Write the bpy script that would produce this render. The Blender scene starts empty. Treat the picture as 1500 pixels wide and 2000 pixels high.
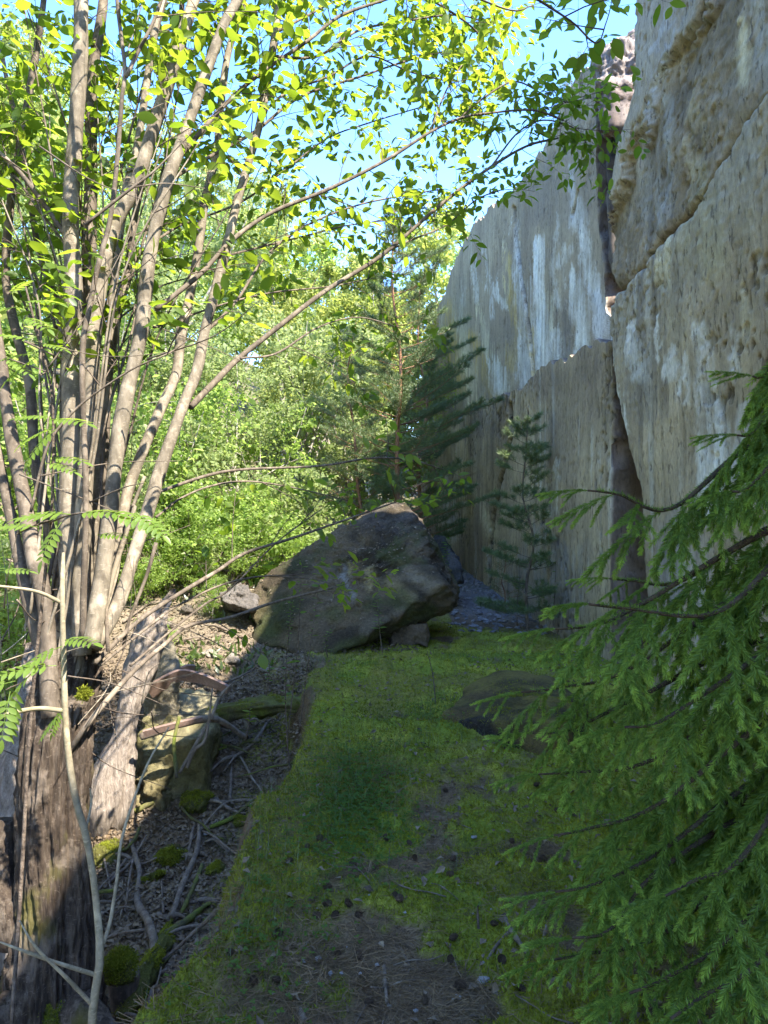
import bpy, bmesh, math
import numpy as np
from mathutils import Matrix, Vector

sc = bpy.context.scene
COL = sc.collection
rng = np.random.default_rng(7)

# ------------------------------------------------------------------ camera, sky, sun, exposure
FPX, CX, CY, CAMZ = 1390.0, 750.0, 1000.0, 1.6
cam = bpy.data.cameras.new('camera')
cam.sensor_fit = 'VERTICAL'
cam.sensor_height = 36.0
cam.sensor_width = 27.0
cam.lens = FPX / 2000.0 * 36.0
cam.clip_start, cam.clip_end = 0.05, 2000.0
camo = bpy.data.objects.new('camera', cam)
COL.objects.link(camo)
camo.location = (0, 0, CAMZ)
camo.rotation_euler = (math.radians(90), 0, 0)
sc.camera = camo

SUN = Vector((0.44, -0.38, 0.815)).normalized()
world = bpy.data.worlds.new('World')
sc.world = world
world.use_nodes = True
wn = world.node_tree
sky = wn.nodes.new('ShaderNodeTexSky')
sky.sky_type = 'NISHITA'
sky.sun_disc = False
sky.sun_elevation = math.asin(SUN.z)
sky.sun_rotation = math.atan2(SUN.x, SUN.y)
sky.air_density, sky.dust_density, sky.ozone_density = 1.0, 0.2, 2.5
bg = wn.nodes['Background']
bg.inputs['Strength'].default_value = 0.115
hs = wn.nodes.new('ShaderNodeHueSaturation')
hs.inputs['Saturation'].default_value = 1.22
hs.inputs['Hue'].default_value = .511
wn.links.new(sky.outputs[0], hs.inputs['Color'])
wn.links.new(hs.outputs[0], bg.inputs['Color'])

sl = bpy.data.lights.new('sun', 'SUN')
sl.energy = 2.3
sl.angle = math.radians(0.5)
sl.color = (1.0, 0.93, 0.82)
so = bpy.data.objects.new('sun', sl)
COL.objects.link(so)
so.rotation_euler = (-SUN).to_track_quat('-Z', 'Y').to_euler()
so.location = (0, 0, 30)

vs = sc.view_settings
vs.view_transform = 'Standard'
vs.look = 'None'
vs.exposure = 3.2
vs.gamma = 1.0
vs.use_curve_mapping = False
sc.cycles.max_bounces = 8
sc.cycles.transparent_max_bounces = 4

# ------------------------------------------------------------------ numeric helpers
def P(px, py, d):
    return np.array([(px - CX) / FPX * d, d, CAMZ - (py - CY) / FPX * d])

def PL(pts, d0=None, d1=None):
    out = []
    n = len(pts)
    for i, q in enumerate(pts):
        d = q[2] if len(q) > 2 else d0 + (d1 - d0) * i / max(1, n - 1)
        out.append(P(q[0], q[1], d))
    return np.array(out)

def sstep(a, b, x):
    t = np.clip((x - a) / (b - a), 0, 1)
    return t * t * (3 - 2 * t)

def _hash(ix, iy, iz, seed):
    h = (ix.astype(np.int64) * 374761393 + iy.astype(np.int64) * 668265263 + iz.astype(np.int64) * 2147483647 + seed * 974634777) & 0xffffffff
    h = ((h ^ (h >> 13)) * 1274126177) & 0xffffffff
    h = ((h ^ (h >> 16)) * 2246822519) & 0xffffffff
    h = h ^ (h >> 15)
    return (h & 0xffffff) / float(0xffffff)

def vnoise(x, y, z, seed=0):
    x, y, z = np.broadcast_arrays(np.asarray(x, float), np.asarray(y, float), np.asarray(z, float))
    x0, y0, z0 = np.floor(x), np.floor(y), np.floor(z)
    fx, fy, fz = x - x0, y - y0, z - z0
    fx, fy, fz = fx * fx * (3 - 2 * fx), fy * fy * (3 - 2 * fy), fz * fz * (3 - 2 * fz)
    r = 0
    for dx in (0, 1):
        for dy in (0, 1):
            for dz in (0, 1):
                w = (fx if dx else 1 - fx) * (fy if dy else 1 - fy) * (fz if dz else 1 - fz)
                r = r + w * _hash(x0 + dx, y0 + dy, z0 + dz, seed)
    return r * 2 - 1

def fbm(x, y, z, octv=4, seed=0, gain=0.5):
    a, s, r = 1.0, 1.0, 0
    for i in range(octv):
        r = r + a * vnoise(np.asarray(x) * s, np.asarray(y) * s, np.asarray(z) * s, seed + i * 17)
        a *= gain
        s *= 2.03
    return r

def resample(pts, n):
    pts = np.asarray(pts, float)
    k = len(pts)
    if k == 2:
        t = np.linspace(0, 1, n)[:, None]
        return pts[0] * (1 - t) + pts[1] * t
    ext = np.vstack([2 * pts[0] - pts[1], pts, 2 * pts[-1] - pts[-2]])
    fine = []
    for i in range(k - 1):
        p0, p1, p2, p3 = ext[i:i + 4]
        t = np.linspace(0, 1, 12, endpoint=(i == k - 2))[:, None]
        fine.append(0.5 * (2 * p1 + (p2 - p0) * t + (2 * p0 - 5 * p1 + 4 * p2 - p3) * t * t + (3 * p1 - p0 - 3 * p2 + p3) * t ** 3))
    fine = np.vstack(fine)
    s = np.concatenate([[0], np.cumsum(np.linalg.norm(np.diff(fine[:, :3], axis=0), axis=1))])
    q = np.linspace(0, s[-1], n)
    return np.stack([np.interp(q, s, fine[:, j]) for j in range(fine.shape[1])], 1)

def nrm(v):
    return v / np.maximum(np.linalg.norm(v, axis=-1, keepdims=True), 1e-9)

# ------------------------------------------------------------------ mesh helpers
class Geo:
    def __init__(s):
        s.v, s.f, s.a, s.n = [], [], {}, 0
    def add(s, v, faces, **attrs):
        v = np.asarray(v, float).reshape(-1, 3)
        for f in (faces if isinstance(faces, list) else [faces]):
            s.f.append(np.asarray(f, np.int64) + s.n)
        for k, a in attrs.items():
            s.a.setdefault(k, []).append(np.broadcast_to(np.asarray(a, float), (len(v),) + np.shape(a)[1:] if np.ndim(a) else (len(v),)))
        s.v.append(v)
        s.n += len(v)
        return s
    def mesh(s, name, mat, smooth=True):
        v = np.vstack(s.v)
        assert np.isfinite(v).all(), name
        me = bpy.data.meshes.new(name)
        me.vertices.add(len(v))
        me.vertices.foreach_set('co', v.astype(np.float32).ravel())
        lv = np.concatenate([f.ravel() for f in s.f])
        tot = np.concatenate([np.full(len(f), f.shape[1]) for f in s.f])
        me.loops.add(len(lv))
        me.loops.foreach_set('vertex_index', lv.astype(np.int32))
        me.polygons.add(len(tot))
        me.polygons.foreach_set('loop_start', np.concatenate([[0], np.cumsum(tot)[:-1]]).astype(np.int32))
        me.polygons.foreach_set('use_smooth', np.full(len(tot), smooth))
        for k, a in s.a.items():
            a = np.concatenate(a)
            if a.ndim == 1:
                at = me.attributes.new(k, 'FLOAT', 'POINT')
                at.data.foreach_set('value', a.astype(np.float32))
            else:
                at = me.attributes.new(k, 'FLOAT_COLOR', 'POINT')
                a4 = np.ones((len(a), 4), np.float32)
                a4[:, :3] = a
                at.data.foreach_set('color', a4.ravel())
        me.materials.append(mat)
        me.update(calc_edges=True)
        return me

def link(name, me, parent=None):
    o = bpy.data.objects.new(name, me)
    COL.objects.link(o)
    if parent is not None:
        o.parent = parent
        o.location = -world_loc(parent)
    return o

def world_loc(o):
    l = Vector((0, 0, 0))
    while o is not None:
        l += o.location
        o = o.parent
    return l

def tag(o, label=None, cat=None, group=None, kind=None):
    if label: o['label'] = label
    if cat: o['category'] = cat
    if group: o['group'] = group
    if kind: o['kind'] = kind
    return o

def thing(name, loc, label, cat, group=None):
    o = bpy.data.objects.new(name, None)
    o.empty_display_size = 0.1
    COL.objects.link(o)
    o.location = tuple(float(c) for c in loc)
    return tag(o, label, cat, group)

def copy_tree(o, parent=None):
    c = o.copy()
    COL.objects.link(c)
    if parent is not None:
        c.parent = parent
    for ch in list(o.children):
        copy_tree(ch, c)
    return c

def tubes(Pp, R, S):
    Pp = np.asarray(Pp, float)
    R = np.asarray(R, float)
    N, K, _ = Pp.shape
    T = nrm(np.gradient(Pp, axis=1))
    mean = nrm(Pp[:, -1] - Pp[:, 0])
    ref = np.eye(3)[np.argmin(np.abs(mean), axis=1)]
    U = nrm(np.cross(T, ref[:, None, :]))
    W = np.cross(T, U)
    a = np.linspace(0, 2 * np.pi, S, endpoint=False)
    V = Pp[:, :, None] + R[:, :, None, None] * (np.cos(a)[None, None, :, None] * U[:, :, None] + np.sin(a)[None, None, :, None] * W[:, :, None])
    i = np.arange(N * K * S).reshape(N, K, S)
    j = np.roll(i, -1, axis=2)
    F = np.stack([i[:, :-1], j[:, :-1], j[:, 1:], i[:, 1:]], -1).reshape(-1, 4)
    return V.reshape(-1, 3), F

def tube(pts, r, S=10, n=None, bump=0.0, freq=8.0, seed=0, cap=True):
    """pts (k,3); r list/scalar of radii at pts"""
    pts = np.asarray(pts, float)
    r = np.broadcast_to(np.asarray(r, float), (len(pts),)) if np.ndim(r) < 1 or len(np.atleast_1d(r)) == len(pts) else np.interp(np.linspace(0, 1, len(pts)), np.linspace(0, 1, len(r)), r)
    n = n or max(4, len(pts) * 4)
    q = resample(np.hstack([pts, r[:, None]]), n)
    p, rr = q[:, :3], np.maximum(q[:, 3], 1e-4)
    if cap:
        t0, t1 = nrm(p[1] - p[0]), nrm(p[-1] - p[-2])
        p = np.vstack([p[0] - t0 * 1e-3, p, p[-1] + t1 * 1e-3])
        rr = np.concatenate([[1e-5], rr, [1e-5]])
    V, F = tubes(p[None], rr[None], S)
    if bump:
        c = np.repeat(p, S, axis=0)
        dn = nrm(V - c)
        k = fbm(V[:, 0] * freq, V[:, 1] * freq, V[:, 2] * freq * .5, 3, seed)
        m = np.repeat(rr > 1e-4, S)
        V = V + dn * (k * bump * np.repeat(rr, S) * m)[:, None]
    return V, F

# leaf templates: x along the leaf (0..1), y across, z up
def leaf_tmpl(width, fine=True, droop=.12, fold=.10):
    if fine:
        xs = np.array([0.0, .22, .5, .78, 1.0])
        ws = np.array([0, .40, .5, .31, 0]) * width
    else:
        xs = np.array([0, .45, 1.0])
        ws = np.array([0, .5, 0]) * width
    zs = -droop * xs ** 2
    V = [(0, 0, 0)]
    for x, w, z in zip(xs[1:-1], ws[1:-1], zs[1:-1]):
        V += [(x, w, z + fold * w), (x, 0, z), (x, -w, z + fold * w)]
    V.append((1, 0, zs[-1]))
    F = []
    m = len(xs) - 2
    F += [(0, 2, 1), (0, 3, 2)]
    for k in range(m - 1):
        a, b = 1 + 3 * k, 4 + 3 * k
        F += [(a, a + 1, b + 1), (a, b + 1, b), (a + 1, a + 2, b + 2), (a + 1, b + 2, b + 1)]
    a, t = 1 + 3 * (m - 1), len(V) - 1
    F += [(a, a + 1, t), (a + 1, a + 2, t)]
    return np.array(V, float), np.array(F)

def frames(D, Nn):
    D = nrm(D)
    side = nrm(np.cross(Nn, D))
    up = np.cross(D, side)
    return D, side, up

def scatter(tmpl, pos, D, Nn, size):
    V, F = tmpl
    D, S, U = frames(D, Nn)
    size = np.broadcast_to(np.asarray(size, float), (len(pos),))
    W = V[None, :, 0, None] * D[:, None] + V[None, :, 1, None] * S[:, None] + V[None, :, 2, None] * U[:, None]
    W = pos[:, None] + W * size[:, None, None]
    FF = F[None] + (np.arange(len(pos)) * len(V))[:, None, None]
    return W.reshape(-1, 3), FF.reshape(-1, F.shape[1]), np.repeat(np.arange(len(pos)), len(V))

def rvec(n, r=None):
    r = r or rng
    return nrm(r.normal(size=(n, 3)))

# ------------------------------------------------------------------ materials
def new_mat(name):
    m = bpy.data.materials.new(name)
    m.use_nodes = True
    nt = m.node_tree
    nt.nodes.clear()
    out = nt.nodes.new('ShaderNodeOutputMaterial')
    return m, nt, out

def nd(nt, t, **kw):
    n = nt.nodes.new(t)
    for k, v in kw.items():
        if k in n.inputs: n.inputs[k].default_value = v
        else: setattr(n, k, v)
    return n

def ramp(nt, fac, stops):
    r = nt.nodes.new('ShaderNodeValToRGB')
    e = r.color_ramp.elements
    while len(e) < len(stops): e.new(.5)
    for i, (p, c) in enumerate(stops):
        e[i].position = p
        e[i].color = tuple(c) + (1,) if not np.isscalar(c) else (c, c, c, 1)
    nt.links.new(fac, r.inputs[0])
    return r.outputs[0]

def mixc(nt, fac, a, b, mode='MIX'):
    m = nt.nodes.new('ShaderNodeMix')
    m.data_type = 'RGBA'
    m.blend_type = mode
    for s, v in ((m.inputs[0], fac), (m.inputs[6], a), (m.inputs[7], b)):
        if isinstance(v, (int, float)): s.default_value = v
        elif isinstance(v, tuple): s.default_value = v + (1,) if len(v) == 3 else v
        else: nt.links.new(v, s)
    return m.outputs[2]

def coords(nt, scale=(1, 1, 1)):
    g = nt.nodes.new('ShaderNodeTexCoord')
    mp = nt.nodes.new('ShaderNodeMapping')
    mp.inputs['Scale'].default_value = scale
    nt.links.new(g.outputs['Object'], mp.inputs[0])
    return mp.outputs[0]

def noise(nt, co, scale, detail=4, rough=.6, out='Fac'):
    n = nd(nt, 'ShaderNodeTexNoise', Scale=scale, Detail=detail, Roughness=rough)
    nt.links.new(co, n.inputs['Vector'])
    return n.outputs[out]

def bump(nt, h, strength, dist, prev=None):
    b = nd(nt, 'ShaderNodeBump', Strength=strength, Distance=dist)
    nt.links.new(h, b.inputs['Height'])
    if prev is not None: nt.links.new(prev, b.inputs['Normal'])
    return b.outputs[0]

def principled(nt, out, col, rough=.9, normal=None, spec=.2):
    p = nd(nt, 'ShaderNodeBsdfPrincipled', Roughness=rough)
    p.inputs['Specular IOR Level'].default_value = spec
    if isinstance(col, tuple): p.inputs['Base Color'].default_value = col + (1,)
    else: nt.links.new(col, p.inputs['Base Color'])
    if normal is not None: nt.links.new(normal, p.inputs['Normal'])
    nt.links.new(p.outputs[0], out.inputs[0])
    return p

def attr(nt, name, out='Fac'):
    a = nt.nodes.new('ShaderNodeAttribute')
    a.attribute_name = name
    return a.outputs[out]

def mat_leaf(name, d0, d1, t0, t1, tr=.5, gloss=.06, rough=.4):
    m, nt, out = new_mat(name)
    r = attr(nt, 'rnd')
    df = nt.nodes.new('ShaderNodeBsdfDiffuse')
    tl = nt.nodes.new('ShaderNodeBsdfTranslucent')
    gl = nd(nt, 'ShaderNodeBsdfGlossy', Roughness=rough)
    nt.links.new(mixc(nt, r, d0, d1), df.inputs[0])
    nt.links.new(mixc(nt, r, t0, t1), tl.inputs[0])
    a = nd(nt, 'ShaderNodeMixShader'); a.inputs[0].default_value = tr
    nt.links.new(df.outputs[0], a.inputs[1]); nt.links.new(tl.outputs[0], a.inputs[2])
    b = nd(nt, 'ShaderNodeMixShader'); b.inputs[0].default_value = gloss
    nt.links.new(a.outputs[0], b.inputs[1]); nt.links.new(gl.outputs[0], b.inputs[2])
    nt.links.new(b.outputs[0], out.inputs[0])
    return m

def mat_bark(name, c0, c1, c2, sc_=(14, 14, 5), bstr=.6, moss=None, bd=.006):
    m, nt, out = new_mat(name)
    co = coords(nt, sc_)
    n1 = noise(nt, co, 2.2, 6, .65)
    n2 = noise(nt, coords(nt), 9.0, 5, .6)
    c = ramp(nt, n1, [(.28, c0), (.5, c1), (.74, c2)])
    c = mixc(nt, ramp(nt, n2, [(.45, 0.0), (.75, .55)]), c, tuple(x * .55 for x in c1))
    # pale lenticel-like flecks
    lent = noise(nt, coords(nt, (30, 30, 90)), 1.4, 3, .5)
    c = mixc(nt, ramp(nt, lent, [(.62, 0.0), (.7, .5)]), c, tuple(min(1, x * 1.3) for x in c2))
    if moss:
        g = noise(nt, coords(nt), 3.0, 4, .6)
        c = mixc(nt, ramp(nt, g, [(.60, 0.0), (.68, .7)]), c, moss)
    h = noise(nt, co, 5.0, 6, .7)
    pch = noise(nt, coords(nt), 5.5, 5, .62)
    c = mixc(nt, ramp(nt, pch, [(.56, 0.0), (.62, .55)]), c, tuple(min(.6, x * 1.3) for x in c2))
    c = mixc(nt, ramp(nt, pch, [(.33, .6), (.42, 0.0)]), c, c0)
    principled(nt, out, c, .85, bump(nt, h, bstr, bd))
    return m

def mat_noise(name, stops, scale=6, sc_=(1, 1, 1), bstr=.5, bd=.01, rough=.92, fine=40, speck=None):
    m, nt, out = new_mat(name)
    co = coords(nt, sc_)
    n1 = noise(nt, co, scale, 7, .65)
    c = ramp(nt, n1, stops)
    f = noise(nt, co, fine, 4, .7)
    c = mixc(nt, .65, c, ramp(nt, f, [(.25, .45), (.75, 1.5)]), 'MULTIPLY')
    if speck:
        v = noise(nt, co, fine * .6, 2, .5)
        c = mixc(nt, ramp(nt, v, [(.66, 0.0), (.72, .8)]), c, speck)
    principled(nt, out, c, rough, bump(nt, f, bstr, bd, bump(nt, n1, bstr, bd * 3)))
    return m

M = {}
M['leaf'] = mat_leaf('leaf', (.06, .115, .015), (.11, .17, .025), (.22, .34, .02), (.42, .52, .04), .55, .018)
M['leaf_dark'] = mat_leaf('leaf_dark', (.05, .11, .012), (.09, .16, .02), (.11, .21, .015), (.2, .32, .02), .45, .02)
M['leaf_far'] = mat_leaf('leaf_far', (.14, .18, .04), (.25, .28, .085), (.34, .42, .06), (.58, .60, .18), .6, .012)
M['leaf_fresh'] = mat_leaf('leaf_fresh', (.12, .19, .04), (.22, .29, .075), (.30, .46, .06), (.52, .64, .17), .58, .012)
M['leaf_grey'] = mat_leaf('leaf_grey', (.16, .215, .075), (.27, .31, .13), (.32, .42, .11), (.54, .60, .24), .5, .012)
M['leaf_rowan'] = mat_leaf('leaf_rowan', (.10, .17, .025), (.16, .24, .045), (.30, .42, .03), (.45, .56, .07), .5, .03)
M['needle_spruce'] = mat_leaf('needle_spruce', (.075, .135, .022), (.30, .43, .06), (.11, .19, .02), (.36, .52, .05), .32, .02, .45)
M['needle_pine'] = mat_leaf('needle_pine', (.085, .135, .045), (.155, .21, .07), (.05, .10, .03), (.10, .16, .05), .25, .05, .45)
M['needle_pale'] = mat_leaf('needle_pale', (.12, .17, .07), (.20, .25, .11), (.2, .28, .10), (.32, .40, .15), .35, .05, .45)
M['grass'] = mat_leaf('grass', (.05, .09, .015), (.10, .13, .03), (.08, .14, .02), (.15, .2, .03), .4)
M['moss_blade'] = mat_leaf('moss_blade', (.12, .145, .018), (.27, .285, .035), (.18, .2, .015), (.34, .33, .03), .25, .0)
M['litter'] = mat_noise('litter', [(.25, (.06, .045, .031)), (.5, (.155, .118, .08)), (.8, (.32, .26, .18))], 6, fine=30)
M['needle_litter'] = mat_noise('needle_litter', [(.3, (.09, .058, .032)), (.6, (.2, .14, .08)), (.8, (.31, .23, .145))], 5, fine=30)
M['bark'] = mat_bark('bark', (.075, .06, .042), (.18, .15, .108), (.32, .27, .2))
M['bark_dark'] = mat_bark('bark_dark', (.05, .04, .03), (.12, .095, .07), (.22, .18, .135))
M['bark_old'] = mat_bark('bark_old', (.028, .02, .015), (.082, .06, .043), (.19, .152, .115), (22, 22, 4), 1.0, (.12, .11, .025), .022)
M['bark_spruce'] = mat_noise('bark_spruce', [(.3, (.035, .024, .014)), (.7, (.095, .065, .04))], 30)
M['bark_twig'] = mat_noise('bark_twig', [(.3, (.06, .045, .035)), (.7, (.16, .125, .095))], 20)
M['bark_rowan'] = mat_bark('bark_rowan', (.15, .13, .08), (.26, .22, .145), (.35, .30, .2), (20, 20, 20), .2)
M['bark_pine'] = mat_bark('bark_pine', (.14, .07, .04), (.27, .14, .075), (.36, .22, .13), (14, 14, 8), .5)
M['bark_birch'] = mat_bark('bark_birch', (.12, .10, .08), (.28, .25, .21), (.45, .42, .37), (8, 8, 16), .3)
M['dead_wood'] = mat_noise('dead_wood', [(.25, (.10, .08, .065)), (.5, (.25, .205, .165)), (.75, (.40, .345, .29))], 3.0, (16, 16, 1.3), .8, .01, fine=14)
M['stick'] = mat_noise('stick', [(.3, (.08, .06, .045)), (.6, (.2, .16, .12)), (.8, (.32, .27, .21))], 6, (3, 3, 1), fine=25)
M['stick_moss'] = mat_noise('stick_moss', [(.35, (.07, .055, .04)), (.5, (.10, .10, .03)), (.65, (.12, .15, .02))], 5, fine=60)
M['moss'] = mat_noise('moss', [(.3, (.05, .06, .012)), (.5, (.10, .115, .016)), (.75, (.15, .165, .024))], 7, bstr=.9, bd=.02, fine=70)
M['mossy_stone'] = mat_noise('mossy_stone', [(.32, (.05, .045, .03)), (.45, (.08, .075, .02)), (.6, (.10, .105, .018)), (.8, (.09, .07, .035))], 4, bstr=1, bd=.02, fine=60, speck=(.22, .2, .16))
M['stone_pale'] = mat_noise('stone_pale', [(.3, (.2, .19, .18)), (.7, (.42, .41, .4))], 8, fine=50)
M['rust'] = mat_noise('rust', [(.3, (.13, .085, .065)), (.6, (.21, .145, .115)), (.85, (.29, .22, .18))], 4, bstr=.2, bd=.003, rough=.6, fine=50)
M['cone'] = mat_noise('cone', [(.3, (.06, .042, .028)), (.7, (.16, .11, .07))], 30, bstr=.8, bd=.004)
M['shale'] = mat_noise('shale', [(.3, (.09, .085, .08)), (.7, (.28, .265, .25))], 6, fine=40)
M['rock'] = None

# wall material: colours of the stained concrete come from the point attribute
m, nt, out = new_mat('concrete')
c = attr(nt, 'col', 'Color')
f1 = noise(nt, coords(nt, (1, 1, .45)), 42, 5, .7)
f2 = noise(nt, coords(nt), 120, 3, .6)
c = mixc(nt, .7, c, ramp(nt, f1, [(.25, .55), (.55, 1.0), (.8, 1.35)]), 'MULTIPLY')
c = mixc(nt, ramp(nt, f2, [(.63, 0.0), (.7, .55)]), c, (.05, .045, .04))
f3 = noise(nt, coords(nt, (1, 1, .3)), 24, 4, .6)
f4 = noise(nt, coords(nt, (1, 1, .12)), 13, 5, .65)
pit = ramp(nt, f3, [(.58, 0.0), (.66, 1.0)])
c = mixc(nt, ramp(nt, f3, [(.58, 0.0), (.66, .62)]), c, (.075, .058, .042))
c = mixc(nt, .55, c, ramp(nt, f4, [(.3, .68), (.5, 1.0), (.75, 1.2)]), 'MULTIPLY')
inv = nd(nt, 'ShaderNodeMath', operation='SUBTRACT')
inv.inputs[0].default_value = 1.0
nt.links.new(pit, inv.inputs[1])
principled(nt, out, c, .93, bump(nt, inv.outputs[0], .5, .014, bump(nt, f2, .5, .004, bump(nt, f1, .5, .008))))
M['concrete'] = m

m, nt, out = new_mat('boulder_rock')
c = attr(nt, 'col', 'Color')
f1 = noise(nt, coords(nt), 30, 6, .7)
f2 = noise(nt, coords(nt), 95, 4, .65)
c = mixc(nt, .8, c, ramp(nt, f1, [(.25, .4), (.5, .95), (.8, 1.7)]), 'MULTIPLY')
c = mixc(nt, ramp(nt, f2, [(.62, 0.0), (.7, .6)]), c, (.2, .18, .15))
principled(nt, out, c, .93, bump(nt, f2, .9, .012, bump(nt, f1, 1.0, .035)))
M['rock'] = m

m, nt, out = new_mat('ground')
c = attr(nt, 'col', 'Color')
co = coords(nt)
f1 = noise(nt, co, 26, 6, .7)
f2 = noise(nt, co, 110, 4, .7)
f3 = noise(nt, co, 60, 2, .5)
c = mixc(nt, .8, c, ramp(nt, f1, [(.25, .45), (.5, .95), (.8, 1.6)]), 'MULTIPLY')
c = mixc(nt, .6, c, ramp(nt, f2, [(.3, .5), (.7, 1.5)]), 'MULTIPLY')
c = mixc(nt, ramp(nt, f3, [(.68, 0.0), (.74, .5)]), c, (.2, .17, .12))
principled(nt, out, c, .95, bump(nt, f2, .8, .01, bump(nt, f1, .8, .025)), .1)
M['ground'] = m

# ------------------------------------------------------------------ ground
def edge_x(y):
    return -0.62 + .10 * vnoise(y * 1.1, 0, 3.3, 5) + .04 * vnoise(y * 3.7, 0, 1.3, 6) - .12 * sstep(3.2, 2.0, y)

def H0(x, y):
    yl = [-40, 2, 5.2, 6.3, 7.4, 8.6, 10.5, 13, 17, 24, 40, 90, 420]
    zl = [-.90, -.96, -.80, -.52, -.2, .15, .75, 1.5, 2.6, 4.3, 8.0, 15, 16]
    hl = np.interp(y, yl, zl) + .38 * np.maximum(0, -2.6 - x) * sstep(40, 6, np.abs(x))
    hl = hl + .10 * fbm(x * .9, y * .9, 0, 3, 11)
    yr = [-40, 10, 16, 24, 34, 60, 420]
    zr = [0, 0, .12, .35, 1.5, 8, 16]
    hr = np.interp(y, yr, zr) + .03 * fbm(x * .8, y * .8, 2, 2, 12)
    w = np.interp(y, [0, 3.3, 4.4, 6.2, 7.5, 9.5, 14, 40], [.30, .26, .18, .2, .8, 1.8, 3.0, 4.0])
    e = edge_x(y)
    t = sstep(0, 1, (x - (e - w)) / w) ** .8
    return hl * (1 - t) + hr * t

def H(x, y):
    x = np.asarray(x, float)
    y = np.asarray(y, float)
    return H0(x, y) + .012 * fbm(x * 5, y * 5, 0, 3, 21) + .05 * np.exp(-((x - .2) ** 2 + (y - 4.8) ** 2) / 1.5) * 0

def ghit(px, py, off=0.0):
    """depth at which the line of sight through a picture point meets the ground (+off)"""
    d = np.linspace(1.4, 22, 1400)
    g_ = H((px - CX) / FPX * d, d) + off - (CAMZ - (py - CY) / FPX * d)
    k = np.argmax(g_ > 0)
    return float(d[k]) if g_[k] > 0 else 22.0

def GP(pts, off=0.0):
    return np.array([P(q[0], q[1], ghit(q[0], q[1], q[2] if len(q) > 2 else off)) for q in pts])

def moss_mask(x, y):
    e = edge_x(y)
    n = fbm(x * 1.3, y * .8, 5, 4, 31) + .6 * fbm(x * 4.2, y * 3.4, 2, 4, 32, .65)
    front = sstep(1.2, 3.9, y + 1.1 * fbm(x * 1.9, y * 1.9, 1, 4, 33, .6))
    m = sstep(-.45, .25, n + 1.15 * front - .20 - .25 * sstep(.3, 1.2, x) * sstep(4.5, 3.0, y))
    nearedge = np.exp(-((x - e - .05) / .22) ** 2) * sstep(1.8, 3.0, y)
    m = np.maximum(m, nearedge * .9)
    bank = (x < e)
    m = np.where(bank, np.clip(1.25 - (e - x) / .6, 0, 1) * sstep(-.45, .15, fbm(x * 3, y * 3, 7, 3, 35)) * .9, m)
    m = m * sstep(12.5, 9, y) * np.where(x > 1.0, sstep(10.5, 9.2, y + .6 * (x - 1)), 1)
    return np.clip(m, 0, 1)

ys = np.concatenate([np.linspace(-40, .4, 24), np.geomspace(.6, 16, 470), np.geomspace(16.4, 420, 70)])
xs = np.concatenate([-np.geomspace(300, 3.05, 70), np.linspace(-3, 2.8, 330), np.geomspace(2.85, 300, 40)])
X, Y = np.meshgrid(xs, ys)
mm = moss_mask(X, Y)
lump = np.maximum(0, fbm(X * 6, Y * 6, 1, 4, 41)) * .05 * mm + .010 * fbm(X * 22, Y * 22, 3, 3, 42)
Z = H(X, Y) + np.where((Y > .4) & (Y < 16), lump, 0)
e = edge_x(Y)
n1 = fbm(X * 2.2, Y * 2.2, 0, 4, 51)[..., None]
n2 = fbm(X * 7, Y * 7, 0, 3, 52)[..., None]
litter = np.array([.14, .10, .06]) + np.clip(n2, -1, 1) * np.array([.03, .022, .016])  # soil and litter, tone lowered partly to paint in shade of the hollow
gl = np.array([.17, .14, .095]) + np.clip(n1, -1, 1) * np.array([.04, .03, .025])        # leaf litter of the slope
slope_t = sstep(6.5, 9.0, Y)[..., None] * (X < 0.6)[..., None]
base = litter * (1 - slope_t) + gl * slope_t
mosc = np.array([.215, .245, .034]) + np.clip(n1, -1, 1) * np.array([.075, .05, .008]) + np.clip(n2, -1, 1) * np.array([.045, .035, .006])
bm_ = sstep(.15, .55, fbm(X * 1.7, Y * 1.2, 8, 4, 58))[..., None] * .55        # browner, drier moss patches
mosc = mosc * (1 - bm_) + np.array([.17, .125, .045]) * bm_
colr = base * (1 - mm[..., None]) + mosc * mm[..., None]
gr = (sstep(10.0, 11.5, Y) * sstep(.9, 1.5, X) * sstep(24, 16, Y))[..., None]
colr = colr * (1 - gr) + np.array([.17, .16, .15]) * gr
farg = sstep(10, 20, Y)[..., None] * sstep(-.2, .4, n1)
colr = colr * (1 - .6 * farg) + np.array([.07, .10, .025]) * .6 * farg
ny, nx = X.shape
idx = np.arange(nx * ny).reshape(ny, nx)
F = np.stack([idx[:-1, :-1], idx[:-1, 1:], idx[1:, 1:], idx[1:, :-1]], -1).reshape(-1, 4)
g = Geo().add(np.stack([X, Y, Z], -1), F, col=colr.reshape(-1, 3))
tag(link('ground', g.mesh('ground', M['ground'])), 'mossy ledge, shaded hollow and leaf strewn slope', kind='structure')

# ------------------------------------------------------------------ concrete walls
def wx(d, off):
    return 2.66 + off - .0345 * d

def px_d(px, off):
    return (2.66 + off) / ((px - CX) / FPX + .0345)

def wall_pts(pts, off):
    """pixel polyline -> (d, z) on a wall plane"""
    out = []
    for px, py in pts:
        d = px_d(px, off)
        out.append((d, CAMZ - (py - CY) / FPX * d))
    return np.array(out)

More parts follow.
